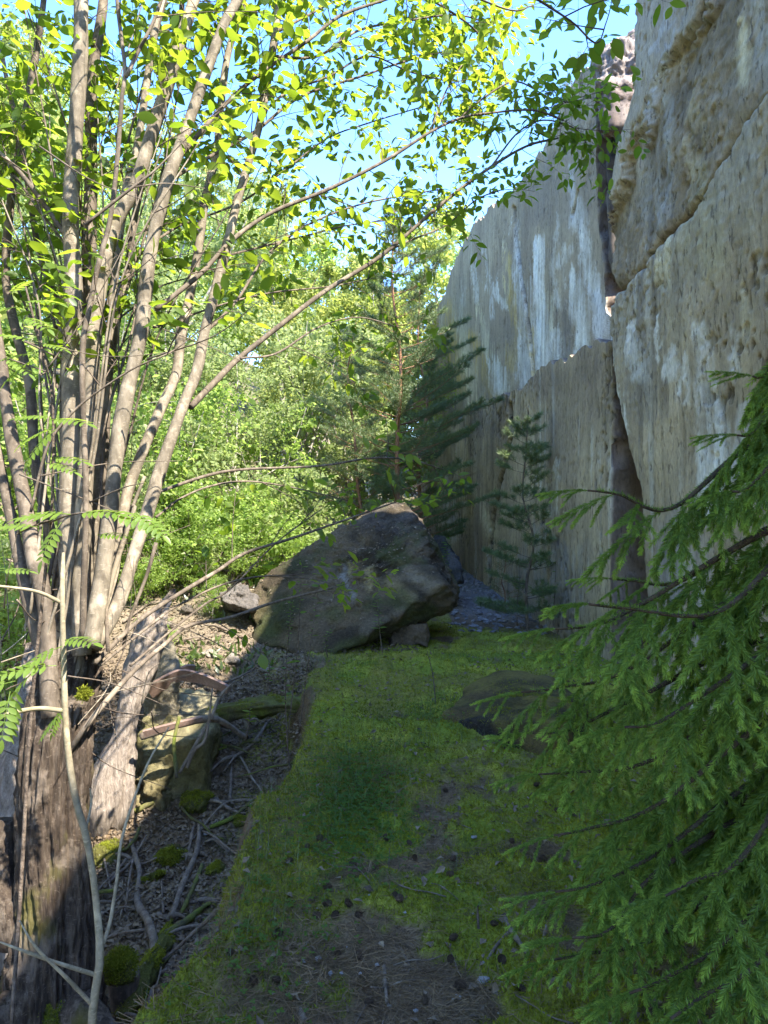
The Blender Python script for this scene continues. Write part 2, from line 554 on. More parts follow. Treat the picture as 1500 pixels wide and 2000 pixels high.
def polydist(px, py, pts):
    """distance in pixels to a polyline and position along it"""
    best = np.full(px.shape, 1e9)
    tt = np.zeros(px.shape)
    n = len(pts) - 1
    for i in range(n):
        a, b = np.array(pts[i], float), np.array(pts[i + 1], float)
        ab = b - a
        t = np.clip(((px - a[0]) * ab[0] + (py - a[1]) * ab[1]) / (ab @ ab), 0, 1)
        dd = np.hypot(px - a[0] - t * ab[0], py - a[1] - t * ab[1])
        k = dd < best
        best = np.where(k, dd, best)
        tt = np.where(k, (i + t) / n, tt)
    return best, tt

def line_side(px, py, pts):
    """x of polyline at py minus px (positive: left of the line)"""
    pts = sorted(pts, key=lambda q: q[1])
    return np.interp(py, [q[1] for q in pts], [q[0] for q in pts]) - px

WHITE, CREAM, OCHRE, DARK, BLUE = (.76, .74, .64), (.66, .58, .36), (.52, .36, .09), (.07, .06, .05), (.40, .40, .36)

def concrete_slab(name, off, d0, d1, top, zb, res, label, relief=None, stains=(), cracks=(), thick=1.2, base=(.43, .345, .215), rough=1.0, seed=0, left=None, tilt=0.0, pit=1.0, keep=None):
    """front face grid between depths d0..d1, top(d) and optional ragged far/near edge, closed with side, top and back faces"""
    nd_ = max(8, int(abs(d1 - d0) / res))
    zmax = float(np.max(top(np.linspace(min(d0, d1), max(d0, d1), 200))))
    nz_ = max(8, int((zmax - zb) / res))
    t = np.linspace(0, 1, nd_)
    s = np.linspace(0, 1, nz_)
    Tt, Ss = np.meshgrid(t, s)
    D = d0 + (d1 - d0) * Tt
    if left is not None:        # ragged edge: the far end of the grid follows left(z)
        zz = zb + (zmax - zb) * Ss
        D = d0 + (left(zz) - d0) * Tt
    Zt = top(D)
    Zz = zb + (Zt - zb) * Ss
    Xx = wx(D, off) + tilt * Zz
    px, py = CX + FPX * Xx / D, CY - FPX * (Zz - CAMZ) / D
    dist = np.clip(D, 3, 40)
    n_big = fbm(D * .7, Zz * .7, off, 4, seed + 1)
    n_mid = fbm(D * 3.2, Zz * 2.6, off, 6, seed + 2, .62)
    n_str = fbm(D * 9, Zz * 1.1, off, 3, seed + 3)
    n_pit = fbm(D * 26, Zz * 11, off, 2, seed + 4)
    n_fine = fbm(D * 13, Zz * 17, off, 4, seed + 5, .65)
    patch = sstep(-.1, .5, fbm(D * 1.2, Zz * .8, 4, 3, seed + 6))
    pits = np.maximum(sstep(.42, .72, n_pit) * (.3 + patch), sstep(.5, .75, fbm(D * 9, Zz * 7, off + 3, 3, seed + 14)) * patch * .9) * pit
    disp = (.020 * n_big + .003 * n_mid + .002 * n_fine + .002 * n_str) * rough - .020 * pits
    col = np.array(base)[None, None] * (1 + .16 * n_big + .12 * n_mid + .15 * n_str)[..., None]
    brown = sstep(-.1, .6, fbm(D * 1.1, Zz * .5, 9, 4, seed + 7))[..., None] * .55
    col = col * (1 - brown) + np.array([.27, .215, .15]) * brown
    col = col * (1 - .55 * pits[..., None])
    if relief is not None:
        dd, cc, ca = relief(px, py, D, Zz, n_mid, n_fine, n_big)
        disp = disp + dd
        col = col * (1 - ca[..., None]) + cc * ca[..., None]
    drip = (sstep(.22, .6, fbm(D * 6, Zz * .28, off + 6, 4, seed + 16)) * sstep(-.3, .4, fbm(D * .8, Zz * .5, off, 3, seed + 18)))[..., None] * .55
    col = col * (1 - drip) + np.array([.13, .105, .075]) * drip
    pale = (sstep(.3, .62, fbm(D * 7, Zz * .35, off + 16, 4, seed + 26)) * sstep(-.1, .5, fbm(D * .9, Zz * .6, off, 3, seed + 28)))[..., None] * .5
    col = col * (1 - pale) + np.array([.56, .53, .44]) * pale
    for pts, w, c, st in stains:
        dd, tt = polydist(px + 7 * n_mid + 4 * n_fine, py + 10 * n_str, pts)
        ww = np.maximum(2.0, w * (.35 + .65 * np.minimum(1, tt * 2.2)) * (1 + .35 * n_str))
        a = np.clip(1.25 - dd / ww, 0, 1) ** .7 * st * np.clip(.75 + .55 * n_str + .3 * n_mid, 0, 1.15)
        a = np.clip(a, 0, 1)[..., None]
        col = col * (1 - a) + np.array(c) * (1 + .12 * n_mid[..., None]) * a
    for pts, w in cracks:
        dd, tt = polydist(px + 2.5 * n_big + 1.5 * n_mid, py, pts)
        k = np.clip(1 - dd / w, 0, 1)
        disp = disp - .10 * sstep(0, .7, k)
        col = col * (1 - .6 * sstep(.1, .6, k))[..., None]
    # ragged top
    rag = (.06 * fbm(D * 3, 0, 1, 4, seed + 8)) * Ss ** 8
    Vf = np.stack([Xx - disp, D, Zz + rag], -1)
    G = Geo()
    ny_, nx_ = D.shape
    i = np.arange(nx_ * ny_).reshape(ny_, nx_)
    G.add(Vf, np.stack([i[:-1, :-1], i[:-1, 1:], i[1:, 1:], i[1:, :-1]], -1).reshape(-1, 4)[:, ::-1], col=np.clip(col, .02, .8).reshape(-1, 3))
    # rims: extrude the outline backwards (+x) in steps with broken relief
    rim = np.concatenate([Vf[::1, -1], Vf[-1, ::-1][1:], Vf[::-1, 0][1:]])
    rcol = np.concatenate([col[:, -1], col[-1, ::-1][1:], col[::-1, 0][1:]])
    K = max(6, int(thick / max(res, .03)))
    layers, cols = [rim], [rcol]
    for k in range(1, K + 1):
        q = rim + np.array([thick * k / K, 0, 0])
        nn = fbm(q[:, 0] * 5, q[:, 1] * 5, q[:, 2] * 5, 4, seed + 9)
        q[:, 1] += .05 * nn
        q[:, 2] += .035 * fbm(q[:, 0] * 6, q[:, 1] * 6, q[:, 2] * 6, 3, seed + 10)
        layers.append(q)
        cols.append(np.array([.17, .13, .10]) * (1 + .35 * nn[:, None]))
    Lr = np.stack(layers)
    m_ = len(rim)
    i = np.arange((K + 1) * m_).reshape(K + 1, m_)
    G.add(Lr, np.stack([i[:-1, :-1], i[:-1, 1:], i[1:, 1:], i[1:, :-1]], -1).reshape(-1, 4), col=np.clip(np.stack(cols), .02, .8).reshape(-1, 3))
    # back
    A, B, C_, D_ = Lr[-1][0], Lr[-1][ny_ - 1], Lr[-1][ny_ + nx_ - 2], Lr[-1][-1]
    G.add(np.array([A, B, C_, D_]) + np.array([.004, 0, 0]), np.array([[0, 1, 2, 3]]), col=np.full((4, 3), .15))
    o = link(name, G.mesh(name, M['concrete']))
    return tag(o, label, 'wall')

# near block (rises past the top of the picture)
edge_px = [(1244, -160), (1247, 0), (1238, 200), (1206, 300), (1190, 395), (1174, 460), (1178, 530), (1187, 600), (1198, 700), (1212, 800), (1228, 900), (1242, 960), (1250, 1100), (1255, 1400)]
ez = wall_pts(edge_px, 0)
o_ = np.argsort(ez[:, 1])
def near_left(z):
    return -.12 + np.interp(z, ez[o_, 1], ez[o_, 0]) + .05 * fbm(z * 4, 0, 2, 4, 61)

diag = [(1395, -60), (1370, 40), (1320, 140), (1262, 250), (1225, 330), (1200, 400), (1150, 480)]
crk = [(1560, 90), (1500, 190), (1450, 250), (1405, 330), (1370, 400), (1310, 460), (1240, 540), (1195, 582), (1150, 610)]
def near_relief(px, py, D, Z, nm, nf, nb):
    lt = line_side(px + 14 * nm + 8 * nf, py, diag)
    A = sstep(-6, 22, lt)                                     # smooth proud skin, upper left
    cy = np.interp(px, [q[0] for q in crk[::-1]], [q[1] for q in crk[::-1]])
    low = sstep(-10, 25, py + 22 * nm + 10 * nf - cy)          # below the broken ledge
    mid = (1 - A) * (1 - low)
    dd = .06 * A + .05 * low * sstep(500, 0, py - cy) + mid * (.05 * nb + .012 * nm + .005 * nf - .035)
    dd = dd + low * sstep(330, 40, py - cy) * (.006 * nm + .003 * nf)
    dd = dd - .07 * np.exp(-((py - cy + 8) / 14) ** 2) * (1 - A)
    c = np.zeros(px.shape + (3,))
    st = fbm(D * 1.2 + Z * .35, Z * .2, 3, 4, 71)[..., None]
    cA = np.array([.38, .335, .26]) * (1 + .25 * st)
    cm = np.array([.25, .20, .13]) * (1 + .35 * nm[..., None])
    cl = np.array([.37, .325, .225]) * (1 + .2 * nm[..., None])
    aL = low * sstep(360, 30, py - cy) * .75
    ca = np.clip(A * .8 + mid * .85 + aL, 0, 1)
    c = (cA * A[..., None] * .8 + cm * mid[..., None] * .85 + cl * aL[..., None]) / np.maximum(A * .8 + mid * .85 + aL, 1e-4)[..., None]
    return dd, c, ca

near_stains = [
    ([(1378, 640), (1380, 700), (1385, 780), (1400, 860), (1402, 980)], 34, WHITE, 1.0), ([(1385, 780), (1410, 840), (1425, 930)], 26, WHITE, 1.0), ([(1345, 690), (1350, 780)], 9, WHITE, .9), ([(1290, 620), (1296, 700)], 8, WHITE, .8), ([(1430, 620), (1436, 720)], 12, WHITE, .8),
    ([(1240, 640), (1246, 680), (1258, 740)], 12, WHITE, 1.0), ([(1203, 690), (1210, 760), (1222, 840)], 12, WHITE, 1.0),
    ([(1318, 470), (1302, 560)], 12, CREAM, .7), ([(1440, 40), (1440, 160)], 14, CREAM, .6), ([(1355, 140), (1350, 340)], 12, CREAM, .5),
    ([(1300, 190), (1300, 300), (1290, 430)], 16, BLUE, .6), ([(1320, 680), (1318, 740)], 10, WHITE, .6), ([(1450, 790), (1446, 860)], 20, WHITE, .5),
    ([(1360, 330), (1380, 430), (1400, 500)], 50, (.37, .32, .17), .55), ([(1470, 220), (1450, 420)], 60, (.34, .31, .23), .5),
    ([(1355, 960), (1350, 1060), (1370, 1180)], 10, WHITE, .5), ([(1250, 300), (1240, 420)], 26, BLUE, .3),
    ([(1345, 20), (1300, 150), (1250, 280)], 6, (.45, .45, .44), .7), ([(1330, 0), (1290, 110)], 4, (.48, .48, .47), .6),
    ([(1440, 560), (1440, 640)], 24, CREAM, .4), ([(1260, 620), (1265, 800)], 30, (.24, .21, .16), .5), ([(1330, 1000), (1330, 1200)], 60, (.27, .26, .25), .6)]
concrete_slab('concrete_wall', 0.0, 3.9, 7.2, lambda d: 7.65 + 0 * d, -.35, .0165, 'towering rough concrete block filling the right side behind the spruce branches',
              near_relief, near_stains, [([(1560, 70), (1500, 175), (1450, 240), (1405, 320), (1370, 392), (1312, 452), (1242, 532), (1190, 578)], 9)], 3.0, left=near_left, seed=100)
# the same wall carries on past the photographer, out of the frame; its length behind 3.9 m
concrete_slab('concrete_wall', 0.02, -9.0, 3.86, lambda d: 7.6 + .12 * np.sin(d * 2), -.35, .12, 'long rough concrete wall continuing past the spruce beyond the frame', None, (), (), 1.4, seed=140)

# lower slab with its sloping crest
lo_top_px = [(1200, 668), (1165, 668), (1080, 716), (1000, 764), (950, 788), (905, 808), (880, 828), (830, 860)]
lt = wall_pts(lo_top_px, -.06)
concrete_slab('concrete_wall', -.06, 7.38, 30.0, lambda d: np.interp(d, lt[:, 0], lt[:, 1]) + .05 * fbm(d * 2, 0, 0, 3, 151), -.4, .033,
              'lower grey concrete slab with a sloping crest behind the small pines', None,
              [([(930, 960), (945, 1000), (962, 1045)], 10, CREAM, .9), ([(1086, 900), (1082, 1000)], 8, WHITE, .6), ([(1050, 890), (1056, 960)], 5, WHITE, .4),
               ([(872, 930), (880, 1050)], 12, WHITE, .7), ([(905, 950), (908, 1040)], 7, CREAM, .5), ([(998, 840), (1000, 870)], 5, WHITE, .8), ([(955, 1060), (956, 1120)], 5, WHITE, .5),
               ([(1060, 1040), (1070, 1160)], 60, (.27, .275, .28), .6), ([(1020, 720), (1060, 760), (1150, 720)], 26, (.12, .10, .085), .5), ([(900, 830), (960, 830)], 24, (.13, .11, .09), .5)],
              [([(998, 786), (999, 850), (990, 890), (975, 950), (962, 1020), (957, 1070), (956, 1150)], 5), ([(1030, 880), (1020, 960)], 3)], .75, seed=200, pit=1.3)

# upper slab, set back above the lower one
up_px = [(1152, 130), (1130, 150), (1112, 190), (1090, 240), (1060, 300), (1000, 382), (930, 440), (900, 490), (880, 540), (870, 575), (850, 620), (820, 680)]
ut = wall_pts(up_px, .36)
def up_relief(px, py, D, Z, nm, nf, nb):
    a = sstep(10, 90, px - np.interp(py, [100, 300, 650], [1105, 1130, 1160])) * .5
    return -.02 * a, np.zeros(px.shape + (3,)) + np.array([.25, .215, .175]), a
ue = wall_pts([(1163, 60), (1163, 130), (1176, 262), (1184, 400), (1215, 440), (1218, 700), (1222, 1000), (1226, 1400)], .36)
uo = np.argsort(ue[:, 1])
concrete_slab('concrete_wall', .36, 34.0, float(px_d(1168, .36)), lambda d: .1 + np.interp(d, ut[:, 0], ut[:, 1]) + .05 * fbm(d * 2.2, 0, 0, 3, 251), -.3, .036,
              'tall leaning concrete panel streaked white and ochre above the lower slab', up_relief,
              [([(1112, 330), (1122, 380), (1135, 450), (1150, 540), (1170, 600), (1192, 680)], 14, WHITE, 1.0), ([(1120, 530), (1128, 600), (1140, 690)], 18, WHITE, .9), ([(1150, 560), (1175, 610), (1185, 670)], 20, (.66, .66, .64), .9),
               ([(1086, 420), (1078, 520), (1090, 600)], 6, WHITE, .5), ([(1055, 470), (1050, 560), (1060, 640), (1062, 730)], 20, WHITE, .95), ([(1100, 470), (1108, 490), (1090, 520)], 8, WHITE, .6),
               ([(1005, 430), (1008, 500), (1015, 600), (1020, 660)], 8, WHITE, .7), ([(985, 470), (995, 540), (990, 600)], 5, CREAM, .8), ([(990, 490), (1000, 570), (1010, 650), (1000, 720)], 10, OCHRE, .6),
               ([(968, 540), (975, 580), (988, 600)], 6, WHITE, .8), ([(945, 480), (956, 560), (962, 620)], 5, WHITE, .6), ([(925, 500), (932, 590)], 5, WHITE, .6), ([(905, 560), (900, 620)], 5, WHITE, .4),
               ([(878, 590), (885, 680), (900, 760)], 16, OCHRE, .8), ([(900, 620), (910, 700), (930, 790)], 14, CREAM, .9), ([(920, 650), (950, 720), (970, 780)], 16, OCHRE, .8), ([(935, 600), (955, 690), (985, 770)], 10, CREAM, .9),
               ([(960, 700), (975, 760)], 16, WHITE, .8), ([(1015, 660), (1030, 750)], 16, WHITE, .8), ([(1040, 640), (1045, 740)], 6, OCHRE, .6), ([(1085, 640), (1090, 720)], 16, WHITE, .8), ([(1070, 560), (1080, 640)], 8, CREAM, .6),
               ([(890, 580), (905, 640)], 20, (.38, .34, .22), .5), ([(1100, 600), (1104, 700)], 8, (.12, .11, .10), .6), ([(1130, 200), (1120, 420)], 30, (.27, .24, .20), .5), ([(1075, 300), (1055, 420)], 26, (.17, .155, .14), .5)],
              [([(1003, 405), (1008, 470), (1018, 540), (1033, 640), (1040, 700), (1046, 760)], 4), ([(1130, 370), (1118, 420)], 2.5)], 1.0, base=(.41, .335, .22), seed=300, pit=.6, rough=.8, left=lambda z: np.interp(z, ue[uo, 1], ue[uo, 0]) + .04 * fbm(z * 4, 0, 2, 4, 361))

def gz(x, y):
    return float(H(np.array([x]), np.array([y]))[0])

# ------------------------------------------------------------------ rocks
def hull_planes(pts):
    bm = bmesh.new()
    for p in pts: bm.verts.new(tuple(p))
    bmesh.ops.convex_hull(bm, input=bm.verts)
    bm.normal_update()
    c = np.mean(pts, axis=0)
    pl = []
    for f in bm.faces:
        n = np.array(f.normal)
        h = float(n @ (np.array(f.verts[0].co) - c))
        if h < 0: n, h = -n, -h
        pl.append((n, max(h, .004)))
    bm.free()
    return c, pl

_ico = {}
def ico(sub):
    if sub not in _ico:
        bm = bmesh.new()
        bmesh.ops.create_icosphere(bm, subdivisions=sub, radius=1)
        v = np.array([q.co[:] for q in bm.verts])
        f = np.array([[q.index for q in p.verts] for p in bm.faces])
        bm.free()
        _ico[sub] = (nrm(v), f)
    return _ico[sub]

def rock(pts, sub=5, amp=.03, freq=3.0, soft=14.0, seed=0):
    c, pl = hull_planes(np.asarray(pts, float))
    n, F = ico(sub)
    acc = np.zeros(len(n))
    size = np.mean([h for _, h in pl])
    for pn, h in pl:
        dn = n @ pn
        r = np.where(dn > 1e-3, h / np.maximum(dn, 1e-3), 1e3)
        acc += (size / r) ** soft
    r = size / acc ** (1 / soft)
    V = c + n * r[:, None]
    k = fbm(V[:, 0] * freq, V[:, 1] * freq, V[:, 2] * freq, 5, seed, .55)
    V = V + n * (amp * k)[:, None]
    return V, F, k

def rand_rock(center, size, sub=3, amp=.12, seed=0, squash=.6):
    r = np.random.default_rng(seed)
    pts = r.normal(size=(12, 3))
    pts = nrm(pts) * np.array([1, 1, squash]) * size
    V, F, k = rock(pts + np.asarray(center), sub, size * amp, 2.2 / size, 10, seed)
    return V, F, k

def rock_cols(V, c0, c1, seed, fq=2.5):
    k = sstep(-.5, .6, fbm(V[:, 0] * fq, V[:, 1] * fq, V[:, 2] * fq, 4, seed))[:, None]
    return np.array(c0) * (1 - k) + np.array(c1) * k

# big tipped boulder
bp = [P(500, 1262, 8.35), P(600, 1275, 8.1), P(672, 1270, 7.95), P(488, 1160, 9.2), P(560, 1095, 9.3), P(640, 1048, 9.4), P(745, 985, 9.7), P(795, 982, 9.9),
      P(862, 1138, 8.25), P(888, 1150, 8.7), P(885, 1188, 8.6), P(760, 1232, 8.4), P(835, 1060, 10.2), P(890, 1130, 9.8), P(880, 1180, 9.7), P(600, 1240, 10.2), P(640, 1060, 10.8)]
V, F, k = rock(bp, 7, .06, 2.6, 90, 3)
bst = fbm(V[:, 0] * 2.2 + V[:, 2] * 1.5, V[:, 1] * 2, V[:, 2] * 7 - V[:, 0] * 3, 4, 17)
V = V + nrm(V - V.mean(0)) * (.035 * bst - .05 * np.abs(fbm(V[:, 0] * 3.2, V[:, 1] * 3.2, V[:, 2] * 5, 5, 18, .6)) + .03)[:, None]
V = V + nrm(V - V.mean(0)) * (.018 * fbm(V[:, 0] * 12, V[:, 1] * 12, V[:, 2] * 12, 3, 5))[:, None]
colb = rock_cols(V, (.045, .035, .021), (.135, .102, .06), 9)
px, py = CX + FPX * V[:, 0] / V[:, 1], CY - FPX * (V[:, 2] - CAMZ) / V[:, 1]
nn = fbm(V[:, 0] * 5, V[:, 1] * 5, V[:, 2] * 5, 4, 12)
for pts, w, c_, st in [([(720, 1110), (725, 1150)], 12, (.34, .27, .12), .8), ([(755, 1130), (790, 1160)], 18, (.28, .22, .11), .6), ([(678, 1115), (682, 1160)], 9, (.27, .27, .25), .6),
                       ([(695, 1110), (690, 1125)], 7, (.36, .30, .12), .6), ([(640, 1120), (650, 1200)], 30, (.14, .11, .07), .6), ([(800, 1120), (850, 1150)], 18, (.30, .24, .15), .6),
                       ([(700, 1230), (850, 1160)], 10, (.22, .18, .12), .4), ([(560, 1180), (520, 1230)], 30, (.05, .065, .018), .7), ([(560, 1110), (640, 1070)], 14, (.05, .06, .02), .5)]:
    dd, tt = polydist(px + 16 * nn, py + 14 * nn[::-1] * 0 + 10 * nn, pts)
    a = (np.clip(1.2 - dd / w, 0, 1) * st * (V[:, 1] < 9.6))[:, None]
    colb = colb * (1 - a) + np.array(c_) * a
mossb = (sstep(.05, .5, fbm(V[:, 0] * 2.4, V[:, 1] * 2.4, V[:, 2] * 2.4, 4, 66)) * .55)[:, None]
colb = colb * (1 - mossb) + np.array([.075, .085, .022]) * mossb
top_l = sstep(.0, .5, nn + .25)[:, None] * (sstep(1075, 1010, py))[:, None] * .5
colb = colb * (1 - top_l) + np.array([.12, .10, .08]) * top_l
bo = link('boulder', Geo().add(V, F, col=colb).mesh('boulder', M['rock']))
tag(bo, 'huge dark tipped boulder resting at the end of the moss ledge', 'boulder')

def simple_rock(name, pts, label, cat, c0, c1, sub=5, amp=.03, freq=4, seed=0, mat='rock'):
    if name == 'concrete_chunk' and np.mean(np.asarray(pts)[:, 2]) < 1:      # sunk into the litter
        pts = np.asarray(pts)
        pts = np.vstack([pts, np.stack([pts[:, 0], pts[:, 1], np.minimum(pts[:, 2], np.array([gz(a_, b_) for a_, b_ in pts[:, :2]]) - .06)], 1)])
    V, F, k = rock(pts, max(sub, 5), amp, freq, 44, seed)
    V = V + nrm(V - V.mean(0)) * (.03 * fbm(V[:, 0] * 11, V[:, 1] * 11, V[:, 2] * 11, 5, seed + 2, .62) - .03 * np.abs(fbm(V[:, 0] * 5, V[:, 1] * 5, V[:, 2] * 8, 4, seed + 3)))[:, None]
    g = Geo().add(V, F, col=rock_cols(V, c0, c1, seed + 5))
    return tag(link(name, g.mesh(name, M[mat])), label, cat)

def box_pts(px0, px1, py0, py1, d0, d1, tilt=0):
    r = []
    for d in (d0, d1):
        a, b = P(px0, py1, d0), P(px1, py0, d0)
        for x in (a[0], b[0]):
            for z in (a[2], b[2]):
                r.append((x + tilt * z, d, z))
    return np.array(r)

simple_rock('stone', box_pts(762, 838, 1215, 1262, 8.25, 8.9) + np.array([0, 0, -.02]), 'squarish brown stone wedged beneath the huge boulder', 'stone', (.09, .07, .05), (.17, .13, .09), 5, .05, 3, 21)
simple_rock('boulder', [P(850, 1150, 11.5), P(905, 1135, 11.3), P(898, 1095, 11.6), P(870, 1050, 11.8), P(840, 1045, 12), P(835, 1150, 12.4), P(900, 1140, 12.6), P(860, 1050, 12.8)], 'dark smaller boulder tucked between the huge boulder and the slab', 'boulder', (.035, .035, .033), (.09, .085, .08), 5, .05, 3, 23)
# mossy slab lying on the ledge
ms = [P(862, 1415, 5.25), P(960, 1455, 4.9), P(1060, 1500, 4.6), P(1120, 1480, 4.7), P(905, 1350, 6.2), P(975, 1312, 6.6), P(1080, 1330, 6.5), P(1160, 1400, 5.4), P(1010, 1425, 4.85), P(1100, 1425, 4.75)]
ms = [q + np.array([0, 0, .05]) for q in ms]
ms += [np.array([q[0], q[1], -.05]) for q in ms]
V, F, k = rock(ms, 6, .04, 3, 44, 31)
nz = fbm(V[:, 0] * 4, V[:, 1] * 4, V[:, 2] * 4, 4, 37)
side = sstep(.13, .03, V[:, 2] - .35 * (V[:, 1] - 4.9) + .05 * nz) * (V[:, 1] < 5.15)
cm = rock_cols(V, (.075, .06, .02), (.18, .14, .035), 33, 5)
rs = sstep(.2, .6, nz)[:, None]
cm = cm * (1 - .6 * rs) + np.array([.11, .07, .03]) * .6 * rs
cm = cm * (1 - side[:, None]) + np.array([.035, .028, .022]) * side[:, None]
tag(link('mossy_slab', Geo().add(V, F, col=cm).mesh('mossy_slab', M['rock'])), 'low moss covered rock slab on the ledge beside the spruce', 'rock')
MS_V = V

simple_rock('stone', [P(430, 1175, 8.6), P(500, 1195, 8.5), P(505, 1165, 8.7), P(470, 1140, 8.9), P(425, 1155, 9.0), P(440, 1195, 9.2), P(500, 1195, 9.2)], 'flat grey stone lying on the slope beside the boulder tip', 'stone', (.10, .085, .07), (.17, .15, .13), 4, .03, 4, 41)
simple_rock('stone', [P(395, 1110, 10), P(460, 1120, 10), P(470, 1060, 10.6), P(430, 1040, 10.8), P(400, 1070, 10.6), P(450, 1120, 11)], 'dark angular stone higher up the leafy slope', 'stone', (.09, .08, .075), (.2, .18, .16), 4, .06, 4, 43)
# pale broken concrete lumps in the sunny hollow
simple_rock('concrete_chunk', [P(285, 1350, 6.1), P(340, 1352, 6.0), P(352, 1300, 6.2), P(335, 1235, 6.5), P(300, 1245, 6.6), P(280, 1330, 6.7), P(345, 1350, 6.7)], 'pale wedge shaped concrete chunk upright behind the tree', 'rubble', (.22, .19, .13), (.33, .29, .22), 4, .03, 4, 45)
simple_rock('concrete_chunk', [P(275, 1470, 5.6), P(400, 1440, 5.7), P(440, 1385, 6.3), P(420, 1350, 6.7), P(300, 1345, 6.8), P(270, 1420, 5.9), P(280, 1520, 6.0), P(420, 1460, 6.8)], 'low sunlit concrete chunk with yellow moss under the rusty strip', 'rubble', (.17, .15, .06), (.30, .26, .15), 5, .07, 4, 47)
simple_rock('concrete_chunk', [P(262, 1540, 5.6), P(318, 1530, 5.6), P(348, 1490, 5.8), P(330, 1460, 6.1), P(275, 1475, 5.9), P(262, 1530, 6.0), P(345, 1530, 6.1)], 'mossy broken chunk in the hollow below the sunlit one', 'rubble', (.10, .085, .035), (.21, .175, .09), 5, .10, 5, 49)

def fuzz(o, n, lo=.008, hi=.02, up=0.0, seed=0):
    me = o.data
    r = np.random.default_rng(seed + 5)
    bv = np.empty(len(me.vertices) * 3, np.float32); me.vertices.foreach_get('co', bv); bv = bv.reshape(-1, 3).astype(float)
    bn = np.empty(len(me.vertices) * 3, np.float32); me.vertices.foreach_get('normal', bn); bn = bn.reshape(-1, 3).astype(float)
    k = fbm(bv[:, 0] * 5, bv[:, 1] * 5, bv[:, 2] * 5, 3, seed)
    c = np.where((bn[:, 2] > up) & (k > -.05))[0]
    if len(c) < 50: c = np.where(bn[:, 2] > up)[0]
    i = r.choice(c, n)
    pos = bv[i] + r.normal(size=(n, 3)) * .006
    tm = (np.array([(0, .22, 0), (0, -.22, 0), (1, 0, .1)], float), np.array([(0, 1, 2)]))
    V, F, ix = scatter(tm, pos, nrm(bn[i] + .6 * r.normal(size=(n, 3)) + np.array([0, 0, .2])), rvec(n, r), r.uniform(lo, hi, n))
    rn = np.clip(.4 + .4 * k[i] + .2 * r.normal(size=n), 0, 1)
    tag(link('moss_blades', Geo().add(V, F, rnd=rn[ix]).mesh('moss_blades', M['moss_blade'], False), o), kind='stuff')

tag(bpy.data.objects['mossy_slab'])
fuzz(bpy.data.objects['mossy_slab'], 3500, .006, .014, .45, 3)
# mossy stones in the hollow
for k, (qx, qy, dd, s, lab) in enumerate([(378, 1565, 4.9, .125, 'round cushion of bright moss on a stone in the hollow'), (335, 1668, 4.3, .105, 'mossy stone in the middle of the stick tangle'),
                                          (195, 1670, 4.2, .12, 'dark mossy stone beside the old trunk'), (465, 1598, 4.6, .05, 'small mossy stone at the foot of the bank'),
                                          (425, 1692, 4.1, .06, 'flat little mossy stone below the bank'), (300, 1715, 4.0, .07, 'olive mossy lump among roots in the hollow')]):
    dd2 = ghit(qx, qy + 10)
    s = s * dd2 / dd
    p = P(qx, qy + 10, dd2)
    V, F, kk = rand_rock(p + (0, 0, s * .1), s * 1.25, 5, .22, 60 + k, .55)
    o = tag(link('mossy_stone', Geo().add(V, F).mesh('mossy_stone', M['mossy_stone'])), lab, 'stone')
    fuzz(o, 5000 if k < 2 else 2500, .006, .016, -.2 if k < 2 else .2, k)

# ------------------------------------------------------------------ dead wood, rusty strip
def dead_log(name, pts, radii, label, cat='log', mat='dead_wood', S=28, flat=1.0, seed=0, amp=.10, n=70):
    q = resample(np.hstack([np.asarray(pts, float), np.interp(np.linspace(0, 1, len(pts)), np.linspace(0, 1, len(radii)), radii)[:, None]]), n)
    p, r = q[:, :3], q[:, 3] * (1 + 1.1 * amp * fbm(np.linspace(0, 7, n), 0, 3, 3, seed + 20))
    t0, t1 = nrm(p[1] - p[0]), nrm(p[-1] - p[-2])
    p = np.vstack([p[0] - t0 * .01, p, p[-1] + t1 * .01]); r = np.concatenate([[1e-4], r, [1e-4]])
    V, F = tubes(p[None], r[None], S)
    c = np.repeat(p, S, axis=0)
    dn = V - c
    a = np.tile(np.arange(S) / S * 6.283, len(p)); u = np.repeat(np.arange(len(p)), S)
    k = fbm(np.cos(a) * 2.5 + 9, np.sin(a) * 2.5, u * .035, 4, seed) + .5 * fbm(np.cos(a) * 7, np.sin(a) * 7, u * .05, 3, seed + 3)
    dn = dn * (1 + amp * 2.2 * k)[:, None]
    dn[:, 1] *= flat
    # splintered top
    e_ = sstep(n * .86, n, u) * fbm(np.cos(a) * 3, np.sin(a) * 3, 0, 2, seed + 8)
    V = c + dn + (t1 * np.mean(radii) * 1.8)[None] * e_[:, None]
    return tag(link(name, Geo().add(V, F).mesh(name, M[mat])), label, cat)

dead_log('dead_snag', PL([(192, 1650, 5.4), (200, 1600, 5.4), (218, 1530, 5.45), (245, 1420, 5.55), (268, 1320, 5.7), (300, 1225, 5.9), (322, 1185, 6.0)]), [.09, .13, .14, .12, .10, .085, .05], 'pale weathered snag leaning behind the multi stemmed tree', 'dead tree', flat=.6, seed=3, amp=.24)
dead_log('dead_snag', PL([(14, 1880, 3.9), (18, 1700, 3.9), (22, 1600, 4.0), (30, 1500, 4.1), (45, 1400, 4.3), (60, 1300, 4.5)]), [.13, .13, .12, .11, .09, .06], 'grey weathered snag at the far side of the old trunk', 'dead tree', flat=.7, seed=5)
dead_log('fallen_log', PL([(410, 1402, 6.3), (470, 1385, 6.3), (540, 1378, 6.4), (612, 1378, 6.5)]), [.07, .085, .075, .06], 'mossy fallen log bridging from the hollow to the ledge', 'log', 'stick_moss', seed=7, amp=.2)
fuzz(bpy.data.objects['fallen_log'], 3500, .006, .014, .3, 8)
